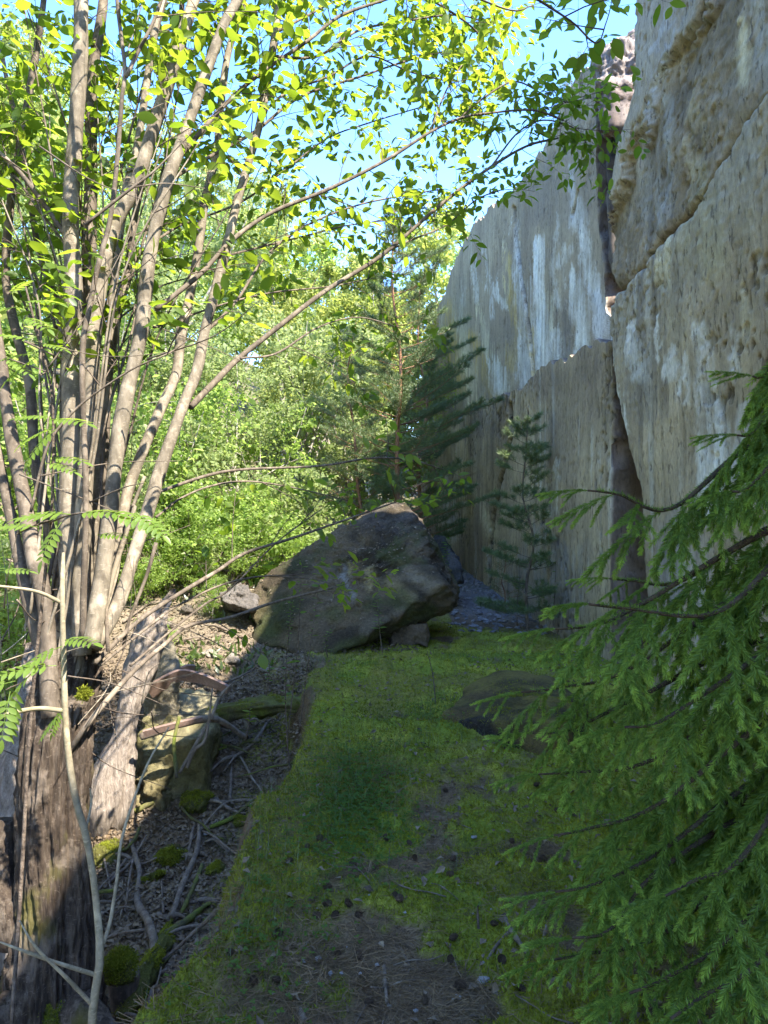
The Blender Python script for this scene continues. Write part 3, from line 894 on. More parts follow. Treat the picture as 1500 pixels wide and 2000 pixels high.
dead_log('fallen_log', PL([(275, 1438, 5.5), (340, 1418, 5.55), (420, 1405, 5.7), (480, 1440, 6.0)]), [.03, .03, .026, .02], 'thin brown fallen log on the sunlit concrete chunk', 'log', 'stick', seed=9, S=14)
dead_log('mossy_root', GP([(235, 1990, .03), (262, 1945, .06), (285, 1900, .08), (318, 1850, .06), (334, 1815, .01)]), [.05, .055, .05, .035, .025], 'thick green mossy root curving beside the stump', 'root', 'mossy_stone', seed=11, S=20, amp=.2)
fuzz(bpy.data.objects['mossy_root'], 5000, .005, .013, -.1, 9)

# stump with a cushion of moss
sp = P(240, 1900, ghit(240, 1975) + .02)
st = thing('tree_stump', (sp[0], sp[1], gz(sp[0], sp[1])), 'dark stump topped with a thick cap of moss', 'stump')
V, F = tube([sp + (0, 0, -.40), sp + (.01, 0, -.2), sp + (0, 0, .0)], [.09, .07, .08], 24, 24, .25, 9, 3)
link('stump_wood', Geo().add(V, F).mesh('stump_wood', M['bark_dark']), st)
V, F, k = rand_rock(sp + (0, 0, .03), .125, 5, .08, 88, .6)
fuzz(link('moss_cap', Geo().add(V, F).mesh('moss_cap', M['mossy_stone']), st), 6000, .005, .014, -.1, 7)

# rusty curved steel strip
def strip(pts, width, thick, label):
    q = resample(np.asarray(pts, float), 40)
    T = nrm(np.gradient(q, axis=0))
    up = np.array([0.15, -.45, .88])
    S_ = nrm(np.cross(T, up))
    U = np.cross(S_, T)
    w = np.linspace(width, width * .55, 40)[:, None]
    ring = np.stack([q + U * w / 2 + S_ * thick, q + U * w / 2 - S_ * thick, q - U * w / 2 - S_ * thick * 2, q - U * w / 2 + S_ * thick * 2], 1)
    i = np.arange(160).reshape(40, 4)
    j = np.roll(i, -1, 1)
    F = np.stack([i[:-1], j[:-1], j[1:], i[1:]], -1).reshape(-1, 4)
    F = np.vstack([F, [[0, 1, 2, 3], [159, 158, 157, 156]]])
    return ring.reshape(-1, 3), F
V, F = strip(PL([(290, 1352, 6.0), (320, 1332, 6.05), (352, 1318, 6.1), (385, 1322, 6.1), (420, 1334, 6.05), (446, 1346, 6.0)]), .13, .012, '')
V2, F2 = strip(PL([(300, 1340, 6.2), (330, 1320, 6.3), (362, 1304, 6.35), (380, 1302, 6.4)]), .07, .012, '')
tag(link('steel_strip', Geo().add(V, F).add(V2, F2).mesh('steel_strip', M['rust'], False)), 'bent rusty brown steel strip lying in the sunlit hollow', 'scrap metal')
V, F = strip(PL([(280, 1432, 5.35), (330, 1418, 5.4), (395, 1402, 5.5)]), .05, .01, '')
tag(link('steel_strip', Geo().add(V, F).mesh('steel_strip', M['rust'], False)), 'narrow flat rusty strip over the edge of the sunlit chunk', 'scrap metal')

# ------------------------------------------------------------------ the multi-stemmed tree on the left
tree_base = P(105, 1990, 3.0)
tree = thing('multi_stemmed_tree', tree_base, 'big many stemmed tree rising from one gnarled trunk on the left', 'tree')

# gnarled old trunk
tp = PL([(95, 2200, 2.95), (95, 2080, 2.95), (98, 1950, 2.95), (100, 1820, 2.97), (102, 1700, 3.0), (100, 1580, 3.02), (105, 1480, 3.05), (115, 1390, 3.1), (135, 1320, 3.15), (150, 1270, 3.2)])
tr = np.array([.22, .19, .16, .138, .128, .132, .138, .135, .12, .10])
q = resample(np.hstack([tp, tr[:, None]]), 260)
S = 150
V, F = tubes(q[None, :, :3], q[None, :, 3], S)
c = np.repeat(q[:, :3], S, axis=0)
a = np.tile(np.arange(S) / S * 2 * np.pi, len(q)); u = np.repeat(np.linspace(0, 1, len(q)) * 1.9, S)
rid = 1 - np.abs(fbm(np.cos(a) * 5 + .5 * np.sin(u * 5), np.sin(a) * 5, u * 2.6, 3, 201)) * 3.0
fin = 1 - np.abs(fbm(np.cos(a) * 9, np.sin(a) * 9, u * 11, 3, 203)) * 2
big = fbm(np.cos(a) * 1.1, np.sin(a) * 1.1, u * 1.2, 3, 205)
flare = np.exp(-u * 4.5) * .35 * (1 + np.cos(a * 5 + 1))
V = c + (V - c) * (1 + .12 * np.maximum(rid, -1.4) + .06 * np.maximum(fin, -1.2) + .16 * big + flare)[:, None]
link('trunk', Geo().add(V, F).mesh('trunk', M['bark_old']), tree)
for pts, r in [([(95, 1990, 2.95), (150, 1985, 2.85), (200, 2015, 2.8), (240, 2060, 2.8)], [.11, .08, .06, .05]), ([(70, 1960, 2.95), (20, 1985, 2.8), (-30, 2040, 2.7)], [.12, .10, .08]),
               ([(60, 1840, 3.0), (20, 1800, 2.95), (-10, 1700, 3.0), (0, 1600, 3.05)], [.07, .075, .08, .06])]:
    V, F = tube(PL(pts), r, 24, 40, .3, 12, 7)
    link('root', Geo().add(V, F).mesh('root', M['bark_old']), tree)
V, F, k = rand_rock(P(85, 1990, 2.80), .09, 5, .12, 91, .6)
fuzz(link('moss_patch', Geo().add(V, F).mesh('moss_patch', M['mossy_stone']), tree), 2500, .005, .013, -.2, 6)
V, F, k = rand_rock(P(166, 1358, 2.98), .026, 4, .15, 92, 1.2)
fuzz(link('moss_patch', Geo().add(V, F).mesh('moss_patch', M['mossy_stone']), tree), 2500, .005, .013, -.2, 6)

LINES = []   # (points, radii, twigs-from t, leafiness)
def stem(pts, d0, d1, w0, w1, mat='bark', name='stem', tw=None, leafy=1.0, S=14):
    """pts from base to tip in pixels, depth d0..d1, pixel widths w0..w1"""
    p = PL(pts, d0, d1)
    n = len(p)
    w = np.interp(np.linspace(0, 1, n), [0, 1], [w0, w1]) * .77
    if p[-1, 2] > 3.5 and pts[-1][1] <= -90 and name == 'stem':      # crown goes on above the picture
        e_ = nrm(p[-1] - p[-2])
        p = np.vstack([p, p[-1] + e_ * .6 + (0, 0, .1), p[-1] + e_ * 1.1 + (0, 0, .4), p[-1] + e_ * 1.5 + (0, 0, .9)])
        w = np.concatenate([w, np.array([.8, .55, .25]) * w[-1]])
        tw = (tw or .7) * .66
    r = w / 2 / FPX * p[:, 1]
    L = np.sum(np.linalg.norm(np.diff(p, axis=0), axis=1))
    k = int(max(10, L / .04))
    seed = len(LINES) * 7 + 400
    q = resample(np.hstack([p, r[:, None]]), k)
    u = np.linspace(0, L, k)
    wob = np.stack([vnoise(u * 1.7, 0, 0, seed), vnoise(u * 1.7, 5, 0, seed), 0 * u], 1) * np.minimum(.012, q[:, 3:4] * .5) * sstep(0, .3, u)[:, None]
    q[:, :3] += wob
    V, F = tube(q[:, :3], q[:, 3], S, k, .12, 7, seed)
    link(name, Geo().add(V, F).mesh(name, M[mat]), tree)
    LINES.append((q[:, :3], q[:, 3], tw, leafy))

# main stems (base -> tip)
stem([(150, 1350), (138, 1180), (135, 1000), (138, 850), (140, 700), (143, 560), (138, 430), (145, 300), (152, 150), (160, 0), (166, -160)], 3.1, 3.5, 54, 32, tw=.72)
stem([(140, 1300), (160, 1000), (170, 700), (176, 400), (186, 150), (200, 0), (210, -150)], 3.35, 3.9, 40, 22, 'bark_dark', tw=.6)
stem([(160, 1280), (158, 1120), (165, 900), (175, 700), (186, 620), (205, 520), (230, 435), (270, 360), (310, 225), (345, 100), (375, 0), (405, -120)], 3.05, 3.6, 44, 26, tw=.75)
stem([(178, 1262), (195, 1150), (210, 1025), (225, 900), (250, 775), (278, 660), (287, 590), (302, 480), (330, 350), (357, 275), (385, 190), (430, 60), (460, 0), (500, -110)], 2.95, 3.6, 44, 22, tw=.75)
stem([(185, 1265), (215, 1210), (240, 1150), (265, 1075), (290, 1000), (312, 925), (340, 840), (360, 785), (385, 725), (402, 650), (425, 565), (445, 475), (462, 400), (482, 325), (507, 225), (530, 100), (545, 0), (560, -100)], 3.0, 4.1, 38, 16, tw=.6)
stem([(180, 1270), (205, 1200), (225, 1100), (240, 1025), (255, 950), (280, 875), (310, 800), (343, 728), (355, 655), (370, 590), (385, 500), (397, 400), (420, 300), (430, 200), (447, 100), (472, 20), (490, -100)], 3.15, 4.2, 34, 14, tw=.6)
stem([(100, 1400), (90, 1200), (65, 1075), (45, 950), (20, 825), (2, 725), (-15, 600), (-30, 400), (-55, 100), (-85, -200), (-100, -420)], 2.95, 3.6, 46, 7, 'bark_dark', tw=.6)
stem([(110, 1350), (75, 1250), (40, 1120), (15, 1000), (-10, 880), (-40, 760), (-85, 480), (-130, 100), (-150, -250)], 3.0, 3.4, 40, 7, 'bark_dark', tw=.55)
stem([(130, 1320), (115, 1180), (95, 1050), (70, 900), (60, 760), (30, 640), (12, 540), (22, 400), (35, 320), (60, 180), (80, 50), (90, -100)], 3.4, 4.2, 30, 14, 'bark_dark', tw=.55)
stem([(162, 1250), (165, 1000), (163, 700), (175, 610), (192, 520), (216, 425), (231, 300), (240, 190), (246, 140), (238, 70), (230, 0), (225, -100)], 2.95, 3.1, 16, 8, 'bark_dark', tw=.7)
stem([(246, 150), (275, 90), (300, 40), (322, -20), (350, -100)], 3.05, 3.2, 10, 6, 'bark_dark', 'branch', tw=.3)
stem([(170, 1230), (185, 1000), (200, 820), (215, 650), (240, 390), (262, 300), (282, 190), (300, 75), (318, 0), (330, -90)], 3.3, 4.0, 26, 16, tw=.65)
stem([(172, 1260), (195, 1080), (205, 900), (212, 760), (225, 640), (250, 520), (262, 430), (285, 330), (320, 220), (345, 120), (356, 0), (365, -90)], 3.5, 4.4, 24, 12, 'bark_dark', tw=.6)
stem([(150, 1290), (130, 1150), (128, 980), (125, 860), (118, 640), (75, 480), (45, 300), (20, 180), (0, 80)], 3.6, 4.4, 22, 10, 'bark_dark', tw=.5)
stem([(190, 1260), (228, 1100), (265, 980), (255, 1000), (283, 930)], 3.2, 3.3, 14, 8, tw=None)
# lateral branches (base -> tip)
B = [([(352, 305), (425, 220), (500, 150), (600, 80), (665, 30), (750, 0), (840, -30)], 3.5, 4.6, 12, 5, .25, 1), ([(335, 350), (420, 300), (500, 255), (560, 205), (610, 178), (700, 150), (790, 120), (870, 100)], 3.5, 5.0, 9, 4, .2, 1.1),
     ([(305, 605), (390, 535), (450, 470), (530, 415), (640, 370), (750, 315), (840, 258), (895, 232), (945, 222), (1040, 215), (1100, 235)], 3.4, 4.9, 13, 4, .3, 1.0),
     ([(372, 795), (420, 745), (465, 700), (560, 625), (640, 565), (750, 495), (865, 395), (960, 325), (1030, 285), (1090, 270)], 3.5, 5.2, 17, 5, .5, 1.2),
     ([(312, 960), (400, 930), (475, 917), (625, 910), (725, 895), (800, 898), (860, 915)], 3.3, 5.0, 9, 3, .35, .45), ([(305, 1010), (350, 975), (410, 950), (480, 940), (560, 950), (650, 970)], 3.3, 4.4, 7, 3, .4, .4),
     ([(185, 1295), (275, 1210), (350, 1160), (425, 1115), (480, 1080), (575, 1050), (690, 1010), (760, 985)], 3.0, 4.8, 14, 4, .45, .35), ([(90, 1530, 3.06), (135, 1465, 3.0), (180, 1400, 3.0), (260, 1310, 3.2), (320, 1260, 3.4), (370, 1222, 3.6), (450, 1206, 3.8), (540, 1175, 4.1), (650, 1148, 4.3)], 2.9, 4.3, 17, 5, .6, .22),
     ([(195, 1300), (300, 1215), (352, 1180), (440, 1140), (520, 1125), (600, 1130)], 3.05, 4.4, 8, 3, .5, .25), ([(255, 1300), (330, 1235), (400, 1180), (450, 1150), (540, 1060), (620, 1000)], 3.2, 4.6, 7, 3, .5, .3),
     ([(305, 1060), (285, 1130), (250, 1220), (240, 1270)], 3.3, 3.2, 10, 8, None, 0), ([(390, 660), (460, 590), (520, 500), (600, 440), (700, 400), (800, 380), (860, 370)], 3.6, 5.2, 8, 3, .3, 1.0),
     ([(300, 640), (360, 620), (450, 590), (540, 570), (640, 560), (720, 545)], 3.6, 4.8, 6, 3, .3, .7), ([(290, 480), (350, 440), (380, 430), (480, 390), (560, 330), (640, 270), (720, 240), (820, 210)], 3.5, 5.2, 7, 3, .25, 1.1),
     ([(440, 500), (520, 480), (600, 460), (680, 440), (760, 430)], 3.9, 5.0, 6, 3, .2, .9), ([(545, 60), (620, 20), (700, -20), (800, -60)], 4.0, 5.0, 7, 3, .1, 1.1),
     ([(530, 110), (620, 110), (700, 60), (800, 40), (900, 30), (985, 60)], 4.0, 5.2, 8, 3, .2, 1.3), ([(505, 230), (560, 180), (640, 150), (720, 110), (800, 140), (880, 160)], 4.0, 5.0, 7, 3, .2, 1.1),
     ([(135, 470), (100, 420), (40, 340), (0, 300), (-60, 250)], 3.4, 3.4, 14, 8, .3, .6), ([(130, 480), (70, 400), (20, 330), (-20, 290)], 3.5, 4.0, 8, 5, .3, .6), ([(110, 640), (60, 520), (20, 480), (-40, 430)], 3.6, 4.2, 8, 5, .3, .7),
     ([(130, 800), (90, 700), (60, 620), (20, 540), (-20, 500)], 3.5, 4.2, 9, 5, .4, .5), ([(60, 1000), (90, 880), (120, 830), (170, 780), (260, 720), (330, 690), (365, 665)], 2.8, 2.9, 8, 3, .9, .1),
     ([(165, 440), (215, 400), (260, 365), (300, 335), (340, 295)], 2.7, 2.8, 9, 4, .9, .1), ([(265, 365), (325, 358), (400, 368)], 2.75, 2.9, 4, 2, None, 0),
     ([(620, -120), (760, -40), (860, 10), (930, 60), (960, 110)], 4.4, 5.0, 8, 3, .2, 1.4), ([(700, -140), (820, -60), (920, -10), (1000, 20), (1040, 10)], 4.0, 4.4, 8, 3, .2, 1.2),
     ([(840, 258), (870, 180), (900, 130), (930, 90)], 4.6, 4.9, 5, 3, .1, 1.2), ([(895, 232), (960, 180), (1010, 160), (1070, 190), (1110, 200)], 4.7, 5.0, 5, 3, .15, 1.3), ([(960, 325), (1010, 260), (1060, 235), (1120, 250), (1145, 280)], 5.0, 5.2, 5, 3, .1, 1.3),
     ([(750, 495), (800, 470), (870, 440), (930, 390), (980, 370)], 4.6, 5.2, 5, 3, .2, 1.0), ([(470, 700), (540, 690), (620, 640), (700, 620), (780, 640)], 3.8, 4.8, 6, 3, .3, .6), ([(160, 700), (210, 640), (260, 600), (310, 560), (420, 530)], 3.6, 4.4, 7, 3, .5, .7)]
for pts, d0, d1, w0, w1, tw, lf in B:
    stem(pts, d0, d1, w0, w1, 'bark_dark', 'branch', tw, lf, 10)
# limb overhead whose leaves dangle in front of the wall
stem([(860, -200), (960, -90), (1020, -20), (1060, 5), (1120, 45), (1165, 85), (1185, 40)], 2.3, 2.9, 9, 3, 'bark_dark', 'branch', .35, 1.0, 8)

# thin shoots and dead suckers tangled between the stems
r7 = np.random.default_rng(91)
for k in range(22):
    x0, y0 = r7.uniform(40, 215), r7.uniform(1120, 1330)
    d0 = r7.uniform(2.95, 3.5)
    x1, y1 = r7.uniform(-60, 470), r7.uniform(-80, 420)
    d1 = d0 + r7.uniform(.1, 1.1)
    m1 = (x0 + (x1 - x0) * .25 + r7.normal() * 18, y0 + (y1 - y0) * .4 + r7.normal() * 20)
    m2 = (x0 + (x1 - x0) * .55 + r7.normal() * 25, y0 + (y1 - y0) * .7 + r7.normal() * 20)
    stem([(x0, y0), m1, m2, (x1, y1)], d0, d1, r7.uniform(6, 11), r7.uniform(2.5, 4), ['bark_dark', 'bark'][k % 2], 'branch', .5, .55, 7)
for k in range(20):
    x0, y0 = r7.uniform(0, 330), r7.uniform(250, 1250)
    d0 = r7.uniform(2.8, 3.6)
    a_ = r7.uniform(-.5, 1.1)
    L_ = r7.uniform(120, 330)
    x1, y1 = x0 + L_ * math.cos(a_), y0 - L_ * math.sin(a_)
    stem([(x0, y0), ((x0 + x1) / 2 + r7.normal() * 14, (y0 + y1) / 2 + r7.normal() * 14), (x1, y1)], d0, d0 + r7.uniform(-.2, .5), r7.uniform(3, 6), 1.5, 'bark_dark', 'branch', None, 0, 6)

for k in range(34):
    x0, y0 = r7.uniform(-20, 300), r7.uniform(1120, 1480)
    d0 = r7.uniform(2.75, 3.7)
    a_ = r7.uniform(-.6, 1.9)
    L_ = r7.uniform(90, 260)
    x1, y1 = x0 + L_ * math.cos(a_), y0 - L_ * math.sin(a_)
    stem([(x0, y0), (x0 * .6 + x1 * .4 + r7.normal() * 16, y0 * .6 + y1 * .4 + r7.normal() * 16), (x1, y1)], d0, d0 + r7.uniform(-.2, .6), r7.uniform(2.4, 4.5), 1.2, ['bark_twig', 'bark'][k % 3 == 0], 'branch', None, 0, 5)

# twigs and leaves
r2 = np.random.default_rng(23)
twP, twR, LP, LD = [], [], [], []
def grow(o, d, L, r0, level, leafy):
    K = 6
    t = np.linspace(0, 1, K)[:, None]
    side = nrm(np.cross(d, r2.normal(size=3)))
    p = o + d * L * t + side * (L * .18 * r2.normal()) * t ** 2 + np.array([0, 0, -.10 * L]) * t ** 2
    twP.append(p)
    twR.append(np.linspace(r0, r0 * .35, K))
    if level == 0:
        n = max(2, int(L / .075))
        for i in range(n):
            tt = .2 + .8 * (i + r2.random()) / n
            b = p[0] + (p[-1] - p[0]) * tt
            j = min(K - 1, int(tt * (K - 1))); b = p[j] if j == K - 1 else p[j] + (p[j + 1] - p[j]) * (tt * (K - 1) - j)
            dd = nrm(d * .8 + nrm(np.cross(d, r2.normal(size=3))) * .9 + np.array([0, 0, .05]))
            grow(b, dd, r2.uniform(.07, .22), r0 * .45, 1, leafy)
    n = max(2, int(L / .035)) if level else max(2, int(L / .09))
    sg = 1
    for i in range(n):
        if r2.random() > leafy: continue
        tt = .25 + .75 * (i + 1) / n
        j = min(K - 2, int(tt * (K - 1)))
        b = p[j] + (p[j + 1] - p[j]) * min(1, tt * (K - 1) - j)
        sg = -sg
        s2 = nrm(np.cross(d, np.array([0, 0, 1]) + .5 * r2.normal(size=3)))
        ld = nrm(d * .6 + s2 * sg * .8 + np.array([0, 0, -.25]) + .25 * r2.normal(size=3))
        LP.append(b + ld * .01); LD.append(ld)
for q, r, tw, leafy in LINES:
    if tw is None or leafy <= 0: continue
    seg = np.linalg.norm(np.diff(q, axis=0), axis=1)
    s = np.concatenate([[0], np.cumsum(seg)])
    Lt = s[-1]
    pos = tw * Lt
    while pos < Lt:
        b = np.array([np.interp(pos, s, q[:, j]) for j in range(3)])
        j = min(len(q) - 2, np.searchsorted(s, pos))
        T = nrm(q[j] - q[max(0, j - 1)]) if j else nrm(q[1] - q[0])
        d = nrm(T * .75 + nrm(np.cross(T, r2.normal(size=3))) * .8 + np.array([0, 0, .12]))
        fade = 1 - .5 * (pos / Lt)
        grow(b, d, r2.uniform(.22, .62) * (fade + .2), .0032, 0, min(1.0, .35 + .6 * leafy))
        pos += r2.uniform(.10, .26) / max(.35, leafy)
    grow(q[-1], nrm(q[-1] - q[-2]), .3, .0025, 0, 1.0)
V, F = tubes(np.array(twP), np.array(twR), 4)
tag(link('twigs', Geo().add(V, F).mesh('twigs', M['bark_twig']), tree), kind='stuff')
LP, LD = np.array(LP), np.array(LD)
NN = nrm(np.array([0, 0, 1.0]) + .55 * r2.normal(size=LD.shape))
SZ = np.clip(.07 * np.exp(r2.normal(0, .28, len(LP))), .03, .098)
RND = np.clip(.45 + .45 * fbm(LP[:, 0] * 2, LP[:, 1] * 2, LP[:, 2] * 2, 3, 77) + r2.normal(0, .22, len(LP)), 0, 1)
lx, ly = CX + FPX * LP[:, 0] / LP[:, 1], CY - FPX * (LP[:, 2] - CAMZ) / LP[:, 1]
inv = (lx > 5) & (lx < 1495) & (ly > 5) & (ly < 1995)
near = np.argsort(np.where(inv, LP[:, 1] / SZ, 1e9))[:300]
mask = np.ones(len(LP), bool); mask[near] = False
tmpl = leaf_tmpl(.52)
G = Geo()
for k, (w_, dr_, fo_) in enumerate(((.50, .10, .10), (.44, .32, .30), (.58, .20, .18), (.46, -.05, .35))):
    mk = mask & (np.arange(len(LP)) % 4 == k)
    V, F, ix = scatter(leaf_tmpl(w_, True, dr_, fo_), LP[mk], LD[mk], NN[mk], SZ[mk])
    G.add(V, F, rnd=RND[mk][ix])
tag(link('leaves', G.mesh('leaves', M['leaf']), tree), kind='stuff')
lm = [Geo().add(leaf_tmpl(w, True, dr)[0], leaf_tmpl(w, True, dr)[1], rnd=rv).mesh('leaf', M['leaf']) for w, dr, rv in ((.5, .1, .2), (.55, .2, .5), (.48, .05, .75), (.58, .15, .4))]
DD, SS, UU = frames(LD, NN)
def leaf_obj(me, parent, pos, D, S, U, s, name='leaf'):
    o = bpy.data.objects.new(name, me)
    COL.objects.link(o)
    o.parent = parent
    mt = Matrix(((D[0] * s, S[0] * s, U[0] * s, pos[0]), (D[1] * s, S[1] * s, U[1] * s, pos[1]), (D[2] * s, S[2] * s, U[2] * s, pos[2]), (0, 0, 0, 1)))
    o.matrix_basis = Matrix.Translation(-world_loc(parent)) @ mt
    return o
for k, i in enumerate(near):
    leaf_obj(lm[k % 4], tree, LP[i], DD[i], SS[i], UU[i], SZ[i])
print('big tree leaves', len(LP), 'twigs', len(twP))

# ------------------------------------------------------------------ rowan saplings
def rowan_leaf_mesh():
    G = Geo()
    K = 8
    x = np.linspace(0, 1, K)
    p = np.stack([x, 0 * x, -.22 * x ** 2], 1)
    V, F = tubes(p[None], np.linspace(.011, .004, K)[None], 5)
    G.add(V, F, rnd=.9)
    ps, ds, ns, sz = [], [], [], []
    for i, t in enumerate(np.linspace(.22, .93, 6)):
        for sg in (1, -1):
            ps.append((t, 0, -.22 * t * t)); ds.append((.42, sg * .9, -.12)); ns.append((0, -sg * .15, 1)); sz.append(.34 * (1 - .55 * abs(t - .5)))
    ps.append((1, 0, -.22)); ds.append((1, 0, -.4)); ns.append((0, 0, 1)); sz.append(.34)
    V, F, ix = scatter(leaf_tmpl(.40, True, .15, .2), np.array(ps, float), np.array(ds, float), np.array(ns, float), np.array(sz))
    G.add(V, F, rnd=rng.uniform(.2, .9, len(ps))[ix])
    return G.mesh('leaf', M['leaf_rowan'])
rowan_meshes = [rowan_leaf_mesh() for _ in range(3)]
def rowan(base, stems, leaves, label, group=None, mat='bark_rowan'):
    t = thing('rowan_sapling', base, label, 'sapling', group)
    for pts, r in stems:
        V, F = tube(PL(pts), r, 8, 40, .12, 20, 3)
        link('stem', Geo().add(V, F).mesh('stem', M[mat]), t)
    for k, (x, y, d, ang, L) in enumerate(leaves):
        a = math.radians(ang)
        D = np.array([math.cos(a) * .8, -.25 + .5 * rng.normal() * .4, math.sin(a) * .8])
        N_ = np.array([.1 * rng.normal(), -.35, 1.0])
        D, S, U = frames(D[None], N_[None])
        leaf_obj(rowan_meshes[k % 3], t, P(x, y, d), D[0], S[0], U[0], L)
    return t
rowan(P(178, 2010, 2.0), [([(172, 2760, 2.0), (176, 2200, 2.0), (180, 1985, 2.0), (195, 1880, 2.02), (190, 1780, 2.05), (172, 1650, 2.05), (150, 1570, 2.05), (133, 1470, 2.05), (126, 1350, 2.05), (122, 1170, 2.05), (124, 1080, 2.1)], [.014, .013, .0125, .012, .011, .0105, .010, .0095, .009, .008, .005]),
     ([(196, 1860, 2.02), (215, 1800, 2.1), (228, 1720, 2.15), (240, 1630, 2.2), (285, 1500, 2.3), (330, 1420, 2.4)], [.006, .006, .0055, .005, .004, .002]),
     ([(118, 1176, 2.05), (70, 1155, 2.0), (0, 1145, 1.95), (-60, 1140, 1.9)], [.006, .005, .004, .003]), ([(125, 1388, 2.05), (70, 1384, 2.0), (0, 1400, 1.9), (-60, 1430, 1.9)], [.007, .006, .006, .005]),
     ([(190, 1905, 2.02), (110, 1880, 1.95), (40, 1855, 1.9), (0, 1840, 1.9)], [.006, .005, .004, .002]), ([(178, 1960, 2.0), (130, 1910, 1.95), (70, 1850, 1.9), (38, 1798, 1.9)], [.006, .005, .004, .002]),
     ([(168, 1620, 2.06), (178, 1570, 2.1), (176, 1540, 2.1)], [.004, .003, .002])],
     [(122, 1250, 2.05, 12, .11), (122, 1262, 2.0, 200, .12), (110, 1300, 2.0, 172, .13), (70, 1310, 1.95, 215, .12), (40, 1335, 1.9, 250, .13), (20, 1350, 1.9, 270, .12), (118, 1395, 2.0, 220, .08), (123, 1385, 2.0, 240, .07), (30, 1330, 1.9, 190, .13), (10, 1110, 1.9, 180, .1), (0, 1115, 1.85, 10, .07)],
     'slender pale stemmed rowan sapling in front of the gnarled trunk')
rowan(P(40, 2050, 2.2), [([(10, 2500, 2.3), (20, 2060, 2.3), (40, 1750, 2.4), (60, 1400, 2.45), (85, 1150, 2.45), (100, 1010, 2.4), (104, 880, 2.4), (100, 760, 2.4), (70, 640, 2.4), (50, 560, 2.4)], [.008, .007, .007, .006, .006, .005, .005, .004, .004, .003]),
     ([(98, 1020, 2.4), (140, 1005, 2.3), (200, 998, 2.3)], [.004, .003, .002]), ([(100, 1015, 2.4), (60, 1030, 2.3), (30, 1045, 2.3)], [.004, .003, .002])],
     [(150, 1004, 2.3, 12, .14), (210, 998, 2.3, -8, .16), (262, 1002, 2.3, -22, .13), (140, 1005, 2.3, 172, .16), (120, 1020, 2.25, 245, .13), (75, 1030, 2.25, 168, .12), (100, 820, 2.35, 5, .14), (105, 835, 2.3, 195, .12), (110, 838, 2.3, 225, .13), (100, 815, 2.35, 172, .10),
      (104, 895, 2.35, 5, .12), (90, 905, 2.3, -5, .10), (70, 690, 2.35, 185, .11), (75, 668, 2.3, 160, .12), (70, 700, 2.3, 205, .12), (80, 672, 2.35, -3, .09), (50, 590, 2.35, 5, .13), (40, 600, 2.3, 185, .12), (50, 620, 2.3, -15, .12), (20, 575, 2.3, 30, .10), (190, 1045, 2.3, 10, .1), (10, 700, 2.3, -20, .1)],
     'taller rowan sapling with bright feathery leaves among the left stems', mat='bark_twig')

# ------------------------------------------------------------------ foreground spruce on the right
def spruce_twig(seed, L=1.0):
    r = np.random.default_rng(seed)
    G = Geo()
    segs = []
    K = 7
    def axis(o, d, l, droop):
        t = np.linspace(0, 1, K)[:, None]
        return o + d * l * t + np.array([0, 0, -droop * l]) * t ** 1.6
    main = axis(np.zeros(3), np.array([1., 0, 0]), 1.0, .18)
    segs.append((main, .014))
    for i, tt in enumerate(np.linspace(.12, .78, 6)):
        sg = 1 if i % 2 else -1
        b = main[0] + (main[-1] - main[0]) * tt
        l = (.46 * (1 - tt) + .12) * r.uniform(.7, 1.2)
        d = nrm(np.array([.75, sg * .65, -.15 + .1 * r.normal()]))
        segs.append((axis(b, d, l, .35), .009))
    NV, ND, NR, NS = [], [], [], []
    for p, rad in segs:
        V, F = tubes(p[None], np.linspace(rad, rad * .5, K)[None] * .45, 5)
        G.add(V, F, rnd=.25)
        l = np.sum(np.linalg.norm(np.diff(p, axis=0), axis=1))
        n = int(l * 520)
        t = r.random(n)
        j = np.minimum(K - 2, (t * (K - 1)).astype(int))
        f = t * (K - 1) - j
        b = p[j] + (p[j + 1] - p[j]) * f[:, None]
        T = nrm(p[j + 1] - p[j])
        phi = r.uniform(0, 2 * np.pi, n)
        s1 = nrm(np.cross(T, np.array([0, 0, 1.0])))
        u1 = np.cross(s1, T)
        rad_d = np.cos(phi)[:, None] * s1 + (np.sin(phi) * .75 + .12)[:, None] * u1
        NV.append(b)
        ND.append(nrm(T * 1.05 + nrm(rad_d) * .85))
        NR.append(np.clip(.25 + .75 * sstep(.55, 1.0, t) + .15 * r.normal(size=n), 0, 1) if True else 0)
        NS.append(r.uniform(.050, .070, n) * (1 - .35 * sstep(.8, 1, t)))
    NV, ND, NR, NS = map(np.concatenate, (NV, ND, NR, NS))
    tm = (np.array([(0, .045, 0), (0, -.045, 0), (.6, .05, .02), (.6, -.05, .02), (1, 0, 0)], float), np.array([(0, 1, 3), (0, 3, 2), (2, 3, 4)]))
    V, F, ix = scatter(tm, NV, ND, rvec(len(NV), r), NS)
    G.add(V, F, rnd=NR[ix])
    return G.mesh('twig', M['needle_spruce'])
twig_meshes = [spruce_twig(500 + k) for k in range(6)]

